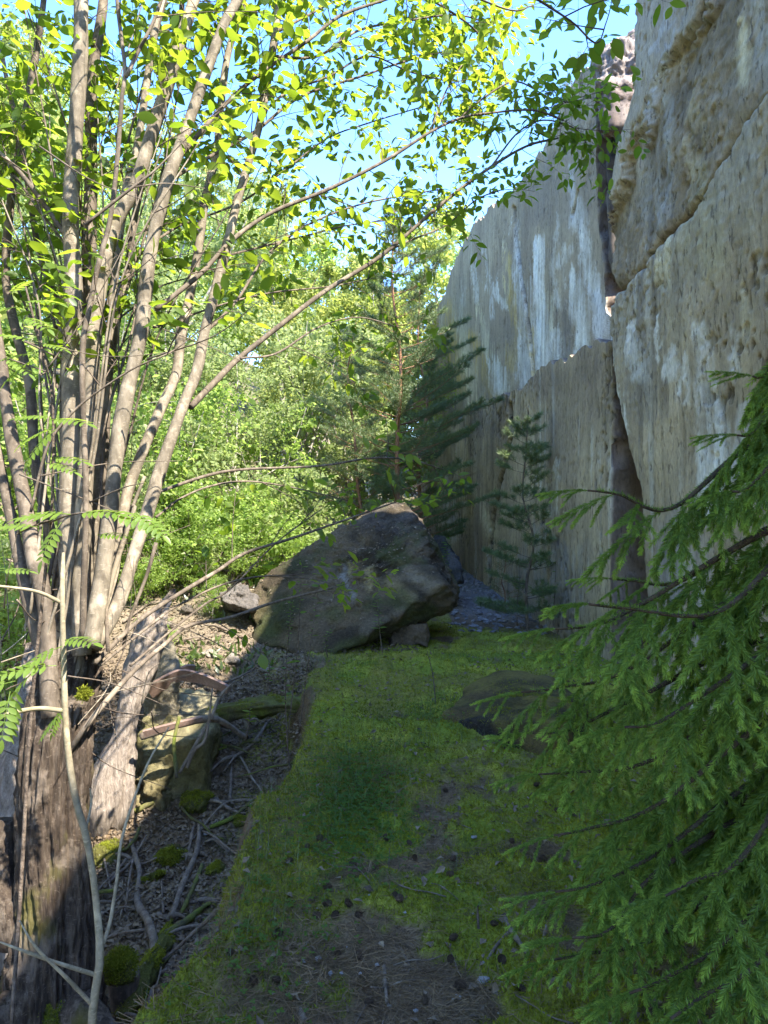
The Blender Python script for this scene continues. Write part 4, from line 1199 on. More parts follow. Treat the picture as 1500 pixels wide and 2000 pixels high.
spr_base = np.array([1.62, 2.35, 0.0])
spruce = thing('spruce_tree', spr_base, 'dark green spruce reaching long drooping branches in from the right', 'tree')
V, F = tube([spr_base + (0, 0, -.1), spr_base + (0, .0, 1.2), spr_base + (.02, .02, 2.4), spr_base + (.03, .02, 3.6)], [.05, .04, .025, .005], 14, 40, .15, 10, 4)
link('trunk', Geo().add(V, F).mesh('trunk', M['bark_dark']), spruce)
br_tips = [(1148, 958, 2.15, 1.75), (1085, 1228, 1.95, 1.50), (1018, 1352, 2.2, 1.35), (1040, 1432, 2.3, 1.15), (1052, 1512, 2.25, 1.0), (1082, 1632, 2.0, .95), (1085, 1742, 1.9, .75), (1118, 1832, 1.8, .62),
           (1075, 1875, 1.95, .5), (1230, 1940, 1.6, .55), (1310, 1990, 1.45, .6), (1190, 1130, 2.7, 1.5), (1440, 850, 2.2, 2.1), (1470, 735, 2.3, 2.3), (1430, 960, 1.9, 2.0), (1200, 1660, 2.6, .7), (1150, 1180, 1.75, 1.4), (1300, 1750, 1.5, .9),
           (1220, 1420, 1.7, 1.2)]
r3 = np.random.default_rng(77)
ntw = 0
extra = [(2.4, 1.3, 2.6), (2.25, 3.1, 2.4), (2.3, 1.6, 1.2), (2.2, 3.2, .9), (1.9, 1.3, 3.0), (2.2, 2.6, 3.1)]
for bi in range(len(br_tips) + len(extra)):
    if bi < len(br_tips):
        tx, ty, td, zr = br_tips[bi]
        tip = P(tx, ty, td)
    else:
        tip = np.array(extra[bi - len(br_tips)]); zr = tip[2] + .05
    root = spr_base + np.array([0, 0, zr])
    midp = root * .5 + tip * .5 + np.array([0, 0, .10 - .02 * r3.random()])
    lat = np.cross(nrm(tip - root), [0, 0, 1.0])
    q1, q2 = root * .68 + tip * .32, root * .3 + tip * .7
    path = resample(np.array([root, q1 + (0, 0, .10 + .03 * r3.random()) + lat * .04 * r3.normal(), q2 + (0, 0, .07 * r3.normal() * .6 - .01) + lat * .05 * r3.normal(), root * .1 + tip * .9 + (0, 0, -.02), tip]), 30)
    V, F = tube(path, [.014, .009, .003], 7, 30, .1, 20, 5)
    bo_ = link('branch', Geo().add(V, F).mesh('branch', M['bark_spruce']), spruce)
    nn_ = 1700                                      # needles along the branch itself
    tq = r3.uniform(.22, .97, nn_)
    jj = np.minimum(28, (tq * 29).astype(int))
    bb = path[jj] + (path[jj + 1] - path[jj]) * (tq * 29 - jj)[:, None]
    TT = nrm(path[jj + 1] - path[jj])
    vv = rvec(nn_, r3); vv[:, 2] = np.abs(vv[:, 2]) * .9 - .1
    tmn = (np.array([(0, .04, 0), (0, -.04, 0), (.6, .05, .02), (.6, -.05, .02), (1, 0, 0)], float), np.array([(0, 1, 3), (0, 3, 2), (2, 3, 4)]))
    V, F, ix = scatter(tmn, bb, nrm(TT * .8 + vv), rvec(nn_, r3), r3.uniform(.013, .020, nn_))
    tag(link('needles', Geo().add(V, F, rnd=r3.uniform(0, .6, nn_)[ix]).mesh('needles', M['needle_spruce']), bo_), kind='stuff')
    L = np.sum(np.linalg.norm(np.diff(path, axis=0), axis=1))
    n = 10 if bi < len(br_tips) else 6
    for i in range(n + 1):
        t = .20 + .80 * i / n if bi < len(br_tips) else .2 + .8 * i / n
        j = min(28, int(t * 29))
        b = path[j] + (path[j + 1] - path[j]) * min(1, (t * 29 - j))
        T = nrm(path[j + 1] - path[j])
        side = nrm(np.cross(T, [0, 0, 1.0])) * (1 if i % 2 else -1)
        if i == n:
            D = T; l = .16
        else:
            D = nrm(T * .72 + side * .62 + np.array([0, 0, -.35 - .40 * r3.random()]))
            l = (.30 * (1 - t) ** .7 + .16) * r3.uniform(.75, 1.25)
        D_, S_, U_ = frames(D[None], np.array([[.15 * r3.normal(), .15 * r3.normal(), 1.0]]))
        leaf_obj(twig_meshes[r3.integers(6)], bo_, b, D_[0], S_[0], U_[0], l, 'twig')
        ntw += 1
print('spruce twigs', ntw)
# tiny seedling at the slab
sb = P(985, 1490, 4.75)
sd = thing('spruce_seedling', (sb[0], sb[1], 0), 'tiny spruce seedling at the foot of the mossy slab', 'seedling')
V, F = tube([(sb[0], sb[1], -.02), (sb[0], sb[1], .16)], [.004, .002], 6, 6)
link('stem', Geo().add(V, F).mesh('stem', M['bark_twig']), sd)
for k in range(9):
    a = k * 2.4
    D_, S_, U_ = frames(np.array([[math.cos(a), math.sin(a), .35 + .04 * k]]), np.array([[0, 0, 1.0]]))
    leaf_obj(twig_meshes[k % 6], sd, np.array([sb[0], sb[1], .03 + .014 * k]), D_[0], S_[0], U_[0], .12 - .007 * k, 'twig')

# ------------------------------------------------------------------ pines
def pine(name, base, h, crown_r, seed, label, mat='needle_pine', bare=.1, whorls=12, nb=5, tuft=46, nl=.05, trunk_r=None, group=None, shape=.8, sweep=.35, lean=(0, 0), sides=None, w_needle=.07, bark='bark_pine'):
    r = np.random.default_rng(seed)
    t = thing(name, base, label, 'tree', group)
    base = np.asarray(base, float)
    tr_ = trunk_r or h * .011
    pts = np.array([base + np.array([lean[0] * s_, lean[1] * s_, h * s_]) + (np.array([.015 * h * r.normal(), .015 * h * r.normal(), 0]) if 0 < s_ < 1 else 0) for s_ in np.linspace(0, 1, 6)])
    pts[0, 2] -= .15
    V, F = tube(pts, np.linspace(tr_, tr_ * .15, 6), 12, 50, .12, 8, seed)
    link('trunk', Geo().add(V, F).mesh('trunk', M[bark]), t)
    ax = resample(pts, 100)
    NP, ND, BP, BR = [], [], [], []
    for w in range(whorls):
        s_ = bare + (1 - bare) * (w + .2 * r.random()) / whorls
        o = ax[min(99, int(s_ * 99))]
        R = crown_r * (1 - ((s_ - bare) / (1 - bare)) ** 1.3) ** shape + .05 * h * .3
        for b in range(nb):
            a = 2 * np.pi * (b + .9 * r.random()) / nb + w
            o = ax[int(np.clip((s_ + .035 * r.normal()) * 99, 0, 99))]
            L = R * r.uniform(.65, 1.1)
            d = np.array([math.cos(a), math.sin(a), sweep * (.3 + s_) * r.uniform(.6, 1.3)])
            if sides is not None and (d[0] * sides) < -.3: L *= .6
            tt = np.linspace(0, 1, 6)[:, None]
            p = o + nrm(d) * L * tt + np.array([0, 0, .14 * L]) * tt ** 2
            BP.append(p); BR.append(np.linspace(tr_ * .25 * (1 - s_ * .6), .002, 6))
            m_ = max(3, int(L / .085))
            tips = [(p[-1], nrm(p[-1] - p[-2]), .16)]
            for k in range(m_):
                f = .35 + .62 * k / m_
                q = p[0] + (p[-1] - p[0]) * f + np.array([0, 0, .14 * L * (f * f - f)])
                sd_ = nrm(np.cross(d, [0, 0, 1.0])) * (1 if k % 2 else -1)
                dd = nrm(nrm(d) * .8 + sd_ * .7 + np.array([0, 0, .25 + .3 * r.random()]))
                l = (.12 + .16 * L * (1 - f)) * r.uniform(.7, 1.3)
                BP.append(q + dd * l * tt); BR.append(np.linspace(.003, .0015, 6))
                tips.append((q + dd * l, dd, l))
            for tip, dd, l in tips:
                n = tuft
                f = r.random(n) ** .7
                NP.append(tip - dd * (l * .9 * (1 - f))[:, None] + .012 * r.normal(size=(n, 3)))
                ND.append(nrm(dd * .75 + np.array([0, 0, .15]) + nrm(r.normal(size=(n, 3))) * .9))
    V, F = tubes(np.array(BP), np.array(BR), 4)
    tag(link('branches', Geo().add(V, F).mesh('branches', M[bark]), t), kind='stuff')
    NP, ND = np.concatenate(NP), np.concatenate(ND)
    tm = (np.array([(0, .5, 0), (0, -.5, 0), (1, 0, .06)], float) * np.array([1, w_needle, 1]), np.array([(0, 1, 2)]))
    V, F, ix = scatter(tm, NP, ND, rvec(len(NP), r), r.uniform(.75, 1.2, len(NP)) * nl)
    tag(link('needles', Geo().add(V, F, rnd=r.random(len(NP))[ix]).mesh('needles', M[mat]), t), kind='stuff')
    return t

def gz(x, y):
    return float(H(np.array([x]), np.array([y]))[0])

def base_px(px, d):
    x = (px - CX) / FPX * d
    return (x, d, gz(x, d))

pine('pine_tree', base_px(772, 13.0), 7.2, 2.0, 1, 'slim pine with reddish trunk standing behind the boulder', bare=.20, whorls=16, nb=6, tuft=80, nl=.085, trunk_r=.06, sides=1, w_needle=.075)
pine('pine_tree', base_px(820, 16.5), 6.6, 1.7, 2, 'dark pine against the far end of the lower slab', bare=.1, whorls=13, nb=6, tuft=70, nl=.09, trunk_r=.06, w_needle=.075)
pine('pine_tree', base_px(695, 13.8), 5.2, 1.5, 3, 'pale sunlit young pine left of the reddish trunk', 'needle_pale', bare=.05, whorls=12, nb=6, tuft=60, nl=.08, trunk_r=.05, w_needle=.075)
pine('pine_tree', base_px(1032, 9.6), 3.05, .62, 4, 'larger young pine close against the lower slab', bare=.10, whorls=9, nb=6, tuft=95, nl=.07, trunk_r=.024, shape=.7, sweep=.28, bark='bark_dark')
pine('pine_tree', base_px(1094, 10.4), 1.95, .50, 5, 'smaller young pine right of its taller neighbour', bare=.12, whorls=7, nb=6, tuft=85, nl=.065, trunk_r=.018, shape=.7, sweep=.3, bark='bark_dark')
pine('pine_tree', base_px(985, 11.5), 1.1, .35, 6, 'knee high pine in the gravel left of the larger young pine', bare=.1, whorls=5, nb=4, tuft=34, nl=.045, trunk_r=.012, sweep=.2)
dt = float(px_d(1136, .6))
pine('pine_tree', ((1134 - CX) / FPX * dt + .1, dt + .2, 7.35), 1.15, .42, 8, 'stunted little pine growing on top of the tall panel', 'needle_pale', bare=.1, whorls=6, nb=4, tuft=40, nl=.06, trunk_r=.02)

# broken sunlit end of the tall panel
bx = [P(1160, 125, 8.6), P(1185, 92, 8.5), P(1260, 60, 8.5), P(1178, 265, 8.0), P(1215, 262, 7.9), P(1290, 270, 7.9), P(1160, 130, 9.6), P(1260, 60, 10.2), P(1180, 262, 10), P(1290, 270, 10)]
V, F, k = rock(bx, 6, .07, 4.5, 22, 311)
V = V + nrm(V - V.mean(0)) * (.05 * fbm(V[:, 0] * 11, V[:, 1] * 11, V[:, 2] * 11, 5, 312, .65))[:, None]
tag(link('concrete_chunk', Geo().add(V, F, col=rock_cols(V, (.15, .115, .095), (.27, .225, .19), 315)).mesh('concrete_chunk', M['concrete'])), 'sunlit broken rough chunk at the top end of the tall panel', 'rubble')
bx = [P(1182, 262, 9.1), P(1230, 262, 9.0), P(1250, 262, 10), P(1186, 262, 10), P(1192, 400, 8.7), P(1190, 560, 8.6), P(1250, 560, 8.6), P(1250, 470, 10), P(1196, 470, 10)]  # chunk filling the gap; its dark colour stands in for shadow there
V, F, k = rock(bx, 5, .08, 4, 20, 321)
tag(link('concrete_chunk', Geo().add(V, F, col=rock_cols(V, (.06, .05, .042), (.13, .11, .09), 325)).mesh('concrete_chunk', M['concrete'])), 'broken chunk coloured dark for shade in the gap below the sunlit one', 'rubble')

# ------------------------------------------------------------------ background wood
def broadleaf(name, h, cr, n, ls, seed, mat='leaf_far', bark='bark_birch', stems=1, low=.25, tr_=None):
    """prototype at the origin: trunk(s) with limbs and a crown of leaves in clumps; returned root has two children"""
    r = np.random.default_rng(seed)
    t = thing(name, (0, 0, 0), None, None)
    tp, trr, ends = [], [], []
    for s_ in range(stems):
        lean = r.normal(size=2) * (.05 if stems == 1 else .22) * h
        K = 10
        u = np.linspace(0, 1, K)
        p = np.stack([lean[0] * u ** 1.2 + .02 * h * np.sin(u * 5 + s_), lean[1] * u ** 1.2 + .02 * h * np.cos(u * 4 + s_), h * .96 * u], 1)
        p[0, 2] = -.3
        tp.append(p); trr.append(np.linspace(tr_ or h * .011, .006, K))
        nl_ = int(15 / stems ** .5)
        for k in range(nl_):
            f = low + (1 - low) * (k + r.random()) / nl_
            j = min(K - 2, int(f * (K - 1)))
            o = p[j] + (p[j + 1] - p[j]) * (f * (K - 1) - j)
            a = k * 2.4 + r.random()
            L = cr * (1.15 - .75 * abs(f - .45) / .55) * r.uniform(.6, 1.15)
            d = nrm(np.array([math.cos(a), math.sin(a), r.uniform(.25, .9)]))
            uu = np.linspace(0, 1, K)[:, None]
            q = o + d * L * uu + np.array([0, 0, -.12 * L]) * uu ** 2 + .04 * L * r.normal(size=(1, 3)) * np.sin(uu * 5)
            tp.append(q); trr.append(np.linspace(h * .0045 * (1.2 - f), .003, K))
            for m_ in range(7):
                g_ = r.uniform(.25, 1)
                e_ = q[int(g_ * (K - 1))] + r.normal(size=3) * .16 * L
                ends.append((e_, .13 + .22 * L * r.random()))
            ends.append((q[-1], .2))
        for m_ in range(5):
            ends.append((p[-1] + r.normal(size=3) * .12, .2))
    V, F = tubes(np.array(tp), np.array(trr), 7)
    link('trunk', Geo().add(V, F).mesh('trunk', M[bark]), t)
    C = np.array([e_[0] for e_ in ends]); R_ = np.array([e_[1] for e_ in ends])
    w = R_ ** 2 / np.sum(R_ ** 2)
    i = r.choice(len(C), n, p=w)
    off = r.normal(size=(n, 3)) * .44
    pos = C[i] + off * R_[i][:, None] * np.array([1, 1, .75])
    pos = pos[pos[:, 2] > .05]
    n = len(pos)
    D = nrm(r.normal(size=(n, 3)) + np.array([0, 0, -.5]))
    N_ = nrm(np.array([0, 0, 1.1]) + .7 * r.normal(size=(n, 3)))
    crnd = r.normal(.45, .16, len(C))[np.resize(i, n)]
    V, F, ix = scatter(leaf_tmpl(.62, False), pos, D, N_, np.exp(r.normal(0, .28, n)) * ls)
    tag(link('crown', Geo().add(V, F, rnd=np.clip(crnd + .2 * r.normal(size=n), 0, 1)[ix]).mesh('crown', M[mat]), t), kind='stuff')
    return t

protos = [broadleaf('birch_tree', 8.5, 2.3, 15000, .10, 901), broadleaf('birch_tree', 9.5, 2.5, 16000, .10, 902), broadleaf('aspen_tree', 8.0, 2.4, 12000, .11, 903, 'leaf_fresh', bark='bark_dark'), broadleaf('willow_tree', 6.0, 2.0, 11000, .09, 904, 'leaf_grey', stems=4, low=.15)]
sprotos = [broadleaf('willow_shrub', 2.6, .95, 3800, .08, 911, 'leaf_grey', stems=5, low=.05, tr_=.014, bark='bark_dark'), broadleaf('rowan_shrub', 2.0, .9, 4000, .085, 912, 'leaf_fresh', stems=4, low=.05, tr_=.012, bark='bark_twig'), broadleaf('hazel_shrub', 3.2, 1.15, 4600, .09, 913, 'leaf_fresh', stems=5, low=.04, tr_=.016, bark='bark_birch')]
r4 = np.random.default_rng(41)
used = set()

def place(proto, px, d, sc_, label, cat, group):
    first = id(proto) not in used
    used.add(id(proto))
    o = proto if first else copy_tree(proto)
    x, y, z = base_px(px, d)
    o.location = (x, y, z - .05)
    o.rotation_euler = (0, 0, r4.uniform(0, 6.28))
    o.scale = (sc_ * r4.uniform(.9, 1.1),) * 2 + (sc_,)
    tag(o, label, cat, group)
tl = [(0, -40, 15, .95, 'leafy birch at the left end of the wood behind the stems'), (1, 60, 20, 1.0, 'tall birch second from the left end of the wood'), (2, 150, 17, .85, 'aspen behind the thickest pale stem'), (3, 250, 14, .95, 'bushy willow behind the middle stems'),
      (0, 330, 21, .9, 'birch in the wood seen between the forked stems'), (2, 410, 18, .72, 'low aspen under the blue gap of sky'), (1, 480, 23, .80, 'birch right of the leaning stems'), (3, 560, 15, .85, 'bushy willow at the centre of the wood'),
      (0, 610, 22, .85, 'birch at the centre of the wood'), (2, 660, 19, .78, 'pale aspen left of the sunlit young pine'), (1, 740, 24, 1.05, 'birch showing above the sunlit young pine'), (3, 600, 19, .9, 'willow filling the middle of the slope'),
      (0, 745, 26, 1.25, 'tall birch above the reddish pine trunk'), (1, 860, 30, 1.5, 'tallest birch by the far end of the panel'), (2, 905, 36, 1.75, 'tall aspen rising behind the crest of the panel'), (3, 470, 12.5, .62, 'low willow behind the forked lateral branch'),
      (3, 330, 12, .7, 'low willow beside the leaning stems'), (3, 60, 11.5, .8, 'bushy willow behind the left stems'), (2, 720, 33, 1.4, 'distant aspen against the sky'), (0, 520, 32, 1.15, 'distant birch left of the sky gap'), (1, 250, 30, 1.2, 'distant birch behind the middle stems'), (2, 100, 28, 1.2, 'distant aspen at the left'),
      (1, 540, 18, .85, 'birch just right of the blue gap'), (2, 600, 23, 1.05, 'aspen closing the middle of the wood'), (0, 690, 20, 1.0, 'birch rising behind the pale young pine'), (1, 720, 20, .9, 'birch directly behind the reddish pine'), (0, 640, 28, 1.2, 'far birch above the centre of the wood'), (1, 440, 27, .9, 'far birch below the blue gap'), (3, 700, 16.5, .95, 'bushy willow behind the pale young pine'), (2, 960, 40, 1.7, 'far aspen peeping over the crest of the panel')]
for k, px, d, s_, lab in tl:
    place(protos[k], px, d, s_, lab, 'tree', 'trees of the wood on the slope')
SHW = ['just left above the boulder', 'on the slope above the leafy clearing', 'behind the middle of the boulder', 'under the long low branch', 'right behind the leaning stems', 'low on the slope above the pale stone', 'seen between the two leaning stems',
       'behind the crowd of upright stems', 'at the left edge behind the trunks', 'outside the left edge of the picture', 'behind the top of the boulder', 'peeping over the left shoulder of the boulder', 'farther up the slope over the boulder', 'farther up the slope behind the leaning stems', 'between boulder top and reddish pine', 'far back behind the upright stems', 'tucked close behind the upper boulder edge']
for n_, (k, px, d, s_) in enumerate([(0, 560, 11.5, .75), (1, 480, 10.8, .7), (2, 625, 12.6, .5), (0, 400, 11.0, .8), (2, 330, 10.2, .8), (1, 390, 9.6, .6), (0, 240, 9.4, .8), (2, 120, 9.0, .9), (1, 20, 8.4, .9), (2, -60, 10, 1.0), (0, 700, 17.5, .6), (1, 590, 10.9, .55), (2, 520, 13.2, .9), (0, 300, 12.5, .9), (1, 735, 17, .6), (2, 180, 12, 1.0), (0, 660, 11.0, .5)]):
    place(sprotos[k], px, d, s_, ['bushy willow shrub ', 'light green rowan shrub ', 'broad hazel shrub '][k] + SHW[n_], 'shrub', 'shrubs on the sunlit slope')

for n_, (px, d, s_) in enumerate([(210, 9.2, .35), (270, 8.8, .3), (330, 9.3, .35), (395, 9.6, .3), (300, 8.0, .22), (450, 10.2, .35), (250, 10.2, .5), (350, 10.5, .5), (140, 8.0, .4), (60, 7.2, .5), (-20, 7.0, .6), (10, 6.2, .45), (110, 6.8, .35), (520, 11.2, .45), (415, 8.9, .18)]):
    place(sprotos[n_ % 3], px, d, s_, 'knee high green regrowth ' + ['beside the base of the right stems', 'above the leaning snag', 'beside the slope stone under the arching branch', 'on the upper leaf litter', 'close behind the snag', 'left of the upper dark stone', 'under the shrubs behind the stems', 'at the top of the litter slope', 'behind the upright stems', 'left of the gnarled trunk', 'past the left edge of the picture', 'at the left edge low behind the trunk', 'close behind the gnarled trunk', 'above the tip of the boulder', 'in the middle of the litter slope'][n_], 'shrub', 'low regrowth on the slope')
G = Geo()
r8 = np.random.default_rng(19)
hx, hy = r8.uniform(-3.4, -.9, 2600), r8.uniform(7.6, 12, 2600)
keep = fbm(hx * 1.4, hy * 1.4, 4, 3, 88) > .05
hx, hy = hx[keep], hy[keep]
hp = np.stack([hx, hy, H(hx, hy)], 1)
hd = nrm(np.stack([r8.normal(size=len(hx)), r8.normal(size=len(hx)), 1.0 + r8.random(len(hx))], 1))
V, F, ix = scatter(leaf_tmpl(.35, False, .4), hp, hd, rvec(len(hx), r8), r8.uniform(.05, .14, len(hx)))
tag(link('ground_plants', Geo().add(V, F, rnd=r8.random(len(hx))[ix]).mesh('ground_plants', M['grass'])), 'low green plants in patches on the leafy slope', kind='stuff')
for n_, (px, py, d, s_, lab) in enumerate([(330, 1190, 8.6, .10, 'pale lump of rubble on the sunny slope behind the snag'), (365, 1165, 9.0, .13, 'squarish stone on the sunny slope under the arching branch'), (405, 1215, 8.0, .09, 'small grey stone in the leaves left of the boulder tip'),
                                          (455, 1232, 7.9, .12, 'shaded stone at the lower left corner of the boulder'), (300, 1160, 9.4, .14, 'mossy stone high on the sunny slope by the stems'), (520, 1255, 7.7, .10, 'dark stone half buried by the boulder foot'), (380, 1120, 10.2, .16, 'grey stone on the upper slope below the shrubs'), (345, 1290, 7.2, .07, 'chip of pale stone above the rusty strip')]):
    x_ = (px - CX) / FPX * d
    V, F, kk = rand_rock((x_, d, gz(x_, d) + s_ * .15), s_, 4, .2, 820 + n_, .7)
    tag(link('stone', Geo().add(V, F, col=rock_cols(V, (.12, .10, .08), (.26, .225, .18), 830 + n_)).mesh('stone', M['rock'])), lab, 'stone')
for n_, (px, d, a_, L_, lab) in enumerate([(340, 8.2, .4, .8, 'grey dead branch on the sunny leaf litter'), (420, 8.6, 2.6, .6, 'thin dead stick on the slope left of the boulder'), (290, 8.8, 1.2, .9, 'long dead stick propped among the stems and slope'), (390, 9.4, -.5, .7, 'bleached stick lying high on the sunny slope'), (470, 7.6, .9, .6, 'dark stick by the lower corner of the boulder')]):
    x_ = (px - CX) / FPX * d
    u = np.linspace(-.5, .5, 5)
    xx, yy = x_ + u * L_ * math.cos(a_), d + u * L_ * math.sin(a_)
    zz = H(xx, yy) + .03 + .03 * r8.random(5)
    V, F = tube(np.stack([xx, yy, zz], 1), [.014, .014, .012, .009, .004], 7, 24, .2, 12, n_)
    tag(link('stick', Geo().add(V, F).mesh('stick', M['stick'])), lab, 'stick')
# the wood also closes round the left and the back of the clearing
for k, (x_, y_, s_) in enumerate([(-6.5, 6.5, 1.15), (-7.5, 3.0, 1.25), (-6.5, -.5, 1.2), (-7.0, -4.0, 1.3), (-5.0, -7.0, 1.3), (-10, 8.5, 1.4), (-10.5, 4.5, 1.5), (-10, 0.5, 1.5), (-10.5, -4, 1.5), (-8, -9, 1.5), (-4, -11.5, 1.5), ]):
    q_ = protos[[0, 1, 3, 2][k % 4]]
    o = copy_tree(q_)
    o.location = (x_, y_, gz(x_, y_) - .05)
    o.rotation_euler = (0, 0, r4.uniform(0, 6.28))
    o.scale = (s_ * 1.25, s_ * 1.25, s_)
    tag(o, 'leafy tree closing the clearing ' + ('behind the photographer' if y_ < -3 else 'on the left outside the picture'), 'tree', 'trees around the clearing')

# ------------------------------------------------------------------ small plants
def sapling(name, px, py0, py1, d, label, nl=24, ls=.05, lean=0, mat='leaf_dark', r0=.006, z0=None, from_t=.35, group=None, cat='sapling', up=.2, width=.42):
    r = np.random.default_rng(int(px * 7 + d * 31))
    b = P(px, py0, d)
    tpt = P(px + lean, py1, d)
    t = thing(name, b, label, cat, group)
    mid = (b + tpt) / 2 + np.array([.02 * r.normal(), .02, 0])
    V, F = tube([b - (0, 0, .05), mid, tpt], [r0, r0 * .7, r0 * .3], 6, 16, .1, 20, 2)
    link('stem', Geo().add(V, F).mesh('stem', M['bark_twig']), t)
    ax = resample(np.array([b, mid, tpt]), 60)
    f = from_t + (1 - from_t) * (np.arange(nl) + .5) / nl
    pos = ax[(f * 59).astype(int)]
    a = np.arange(nl) * 2.4
    D = np.stack([np.cos(a), np.sin(a), up + 0 * a], 1)
    N_ = nrm(np.array([0, 0, 1.0]) + .3 * r.normal(size=(nl, 3)))
    me = Geo().add(*leaf_tmpl(width), rnd=r.uniform(.3, .8)).mesh('leaf', M[mat])
    D, S, U = frames(D, N_)
    for i in range(nl):
        leaf_obj(me, t, pos[i], D[i], S[i], U[i], ls * r.uniform(.7, 1.2))
    return t
sapling('willowherb', 748, 1278, 1160, 7.8, 'single tall willowherb in front of the boulder', 34, .085, -12, width=.2, cat='wildflower')
sapling('sapling', 560, 1440, 1090, 5.6, 'thin bare stemmed sapling at the ledge edge before the boulder', 16, .06, 30, from_t=.7)
sapling('sapling', 585, 1420, 1130, 5.8, 'thin sapling leaning right of the bare one at the ledge edge', 14, .06, 40, from_t=.6)
sapling('sapling', 566, 1500, 1280, 5.0, 'short sapling on the bank below the two taller ones', 12, .05, -6, from_t=.5)
sapling('sapling', 852, 1375, 1270, 5.9, 'thin dark stem standing alone on the moss by the slab', 6, .03, -18, from_t=.1)
sapling('bush', 560, 1270, 1160, 7.6, 'leafy green seedling clump at the left foot of the boulder', 40, .05, 10, from_t=.1, cat='bush')
sapling('bush', 640, 1275, 1230, 7.6, 'low leafy plant at the boulder foot on the moss edge', 20, .05, 6, from_t=.1, cat='bush')
sapling('bush', 480, 1430, 1385, 5.3, 'small leafy plant on the litter under the fallen log', 12, .06, 8, from_t=.4, cat='bush', mat='leaf')
sapling('bush', 520, 1350, 1290, 6.4, 'small upright green plant left of the fallen log end', 14, .05, 8, from_t=.3, cat='bush')
for k, (px, py, d, hpx) in enumerate([(1065, 1210, 10.0, 120), (1010, 1215, 9.8, 90), (1130, 1220, 9.6, 110), (1175, 1240, 9.0, 120), (1080, 1225, 9.3, 130), (960, 1140, 14, 40), (925, 1135, 14, 40)]):
    sapling('wall_sapling', px, py, py - hpx, d, ['dark spindly seedling right against the larger young pine', 'low seedling left of the larger young pine', 'dark seedling right of the smaller young pine', 'dark seedling before the gap in the wall', 'tallest thin seedling between the two young pines', 'small seedling in the gravel at the cracked slab', 'small seedling in the gravel behind the boulder tip'][k], 18, .06, 6, from_t=.15, group='seedlings at the wall foot')
sapling('bush', 868, 1110, 1050, 10.9, 'green leafy bush growing on the dark smaller boulder', 46, .09, 6, from_t=.0, cat='bush')
sapling('bush', 1140, 1150, 1040, 8.6, 'dark leafy bush in front of the gap in the wall', 46, .07, 6, from_t=.0, cat='bush')
sapling('seedling', 935, 1795, 1768, 2.75, 'tiny two leaved green seedling on bare needle litter', 5, .028, 0, mat='leaf', from_t=.4, cat='seedling', up=.6)

# ------------------------------------------------------------------ ground cover
r5 = np.random.default_rng(55)
def samp(n, y0, y1, x0f, x1f):
    # density falls with the square of distance
    y = 1 / (1 / y0 - r5.random(n) * (1 / y0 - 1 / y1))
    x = x0f + (x1f - x0f) * r5.random(n)
    return x, y
x, y = samp(300000, 1.9, 11, -1.2, 2.5)
m_ = moss_mask(x, y)
k = (r5.random(len(x)) < m_ * .85) & (np.abs(x) < y * .56 + .1)
x, y = x[k], y[k]
n = len(x)
def zsurf(x, y):
    mmx = moss_mask(x, y)
    return H(x, y) + np.maximum(0, fbm(x * 6, y * 6, 1, 4, 41)) * .05 * mmx + .010 * fbm(x * 22, y * 22, 3, 3, 42)
pos = np.stack([x, y, zsurf(x, y) - .002], 1)
tm = (np.array([(0, .22, 0), (0, -.22, 0), (1, 0, .1)], float), np.array([(0, 1, 2)]))
D = nrm(np.array([0, 0, .8]) + .65 * r5.normal(size=(n, 3)))
V, F, ix = scatter(tm, pos, D, rvec(n, r5), r5.uniform(.008, .02, n) * (1 + .06 * y))
rn = np.clip(.5 + .35 * fbm(x * 2, y * 2, 0, 3, 57) + .2 * r5.normal(size=n), 0, 1)
tag(link('moss', Geo().add(V, F, rnd=rn[ix]).mesh('moss', M['moss_blade'], False)), 'short yellow green moss cushioning the ledge', kind='stuff')
print('moss blades', n)

# grass and clover
def tufts(n, cx, cy, sx, sy, hmin, hmax):
    x, y = cx + sx * r5.normal(size=n), cy + sy * r5.normal(size=n)
    return x, y, r5.uniform(hmin, hmax, n)
gx, gy, gh = [], [], []
for a in [(900, -.22, 4.0, .22, .55, .03, .10), (500, .1, 5.3, .25, .5, .03, .09), (400, .45, 5.6, .16, .4, .04, .12), (300, -.55, 3.0, .12, .5, .04, .12), (300, -.4, 7.4, .3, .3, .05, .16), (250, .9, 7.7, .3, .3, .05, .16), (500, .5, 4.4, .7, .8, .02, .07), (300, -.62, 4.6, .06, 1.2, .05, .14)]:
    q = tufts(*a); gx.append(q[0]); gy.append(q[1]); gh.append(q[2])
gx, gy, gh = map(np.concatenate, (gx, gy, gh))
K = 4
u = np.linspace(0, 1, K)
dirs = nrm(np.stack([r5.normal(size=len(gx)), r5.normal(size=len(gx)), 0 * gx], 1))
pth = np.stack([gx, gy, zsurf(gx, gy)], 1)[:, None] + gh[:, None, None] * (np.array([0, 0, 1.0])[None, None] * u[None, :, None] + dirs[:, None] * (.6 * u ** 2)[None, :, None])
sid = np.cross(dirs, [0, 0, 1.0])[:, None] * (.0012 * (1 - u) + .0002)[None, :, None]
V = np.stack([pth + sid, pth - sid], 2).reshape(-1, 3)
i = np.arange(len(gx) * K * 2).reshape(len(gx), K, 2)
F = np.stack([i[:, :-1, 0], i[:, :-1, 1], i[:, 1:, 1], i[:, 1:, 0]], -1).reshape(-1, 4)
tag(link('grass', Geo().add(V, F, rnd=np.repeat(r5.random(len(gx)), K * 2)).mesh('grass', M['grass'], False)), 'fine short grass growing through the moss', kind='stuff')
cx_, cy_, ch_ = tufts(1700, -.16, 3.95, .15, .42, .02, .055)
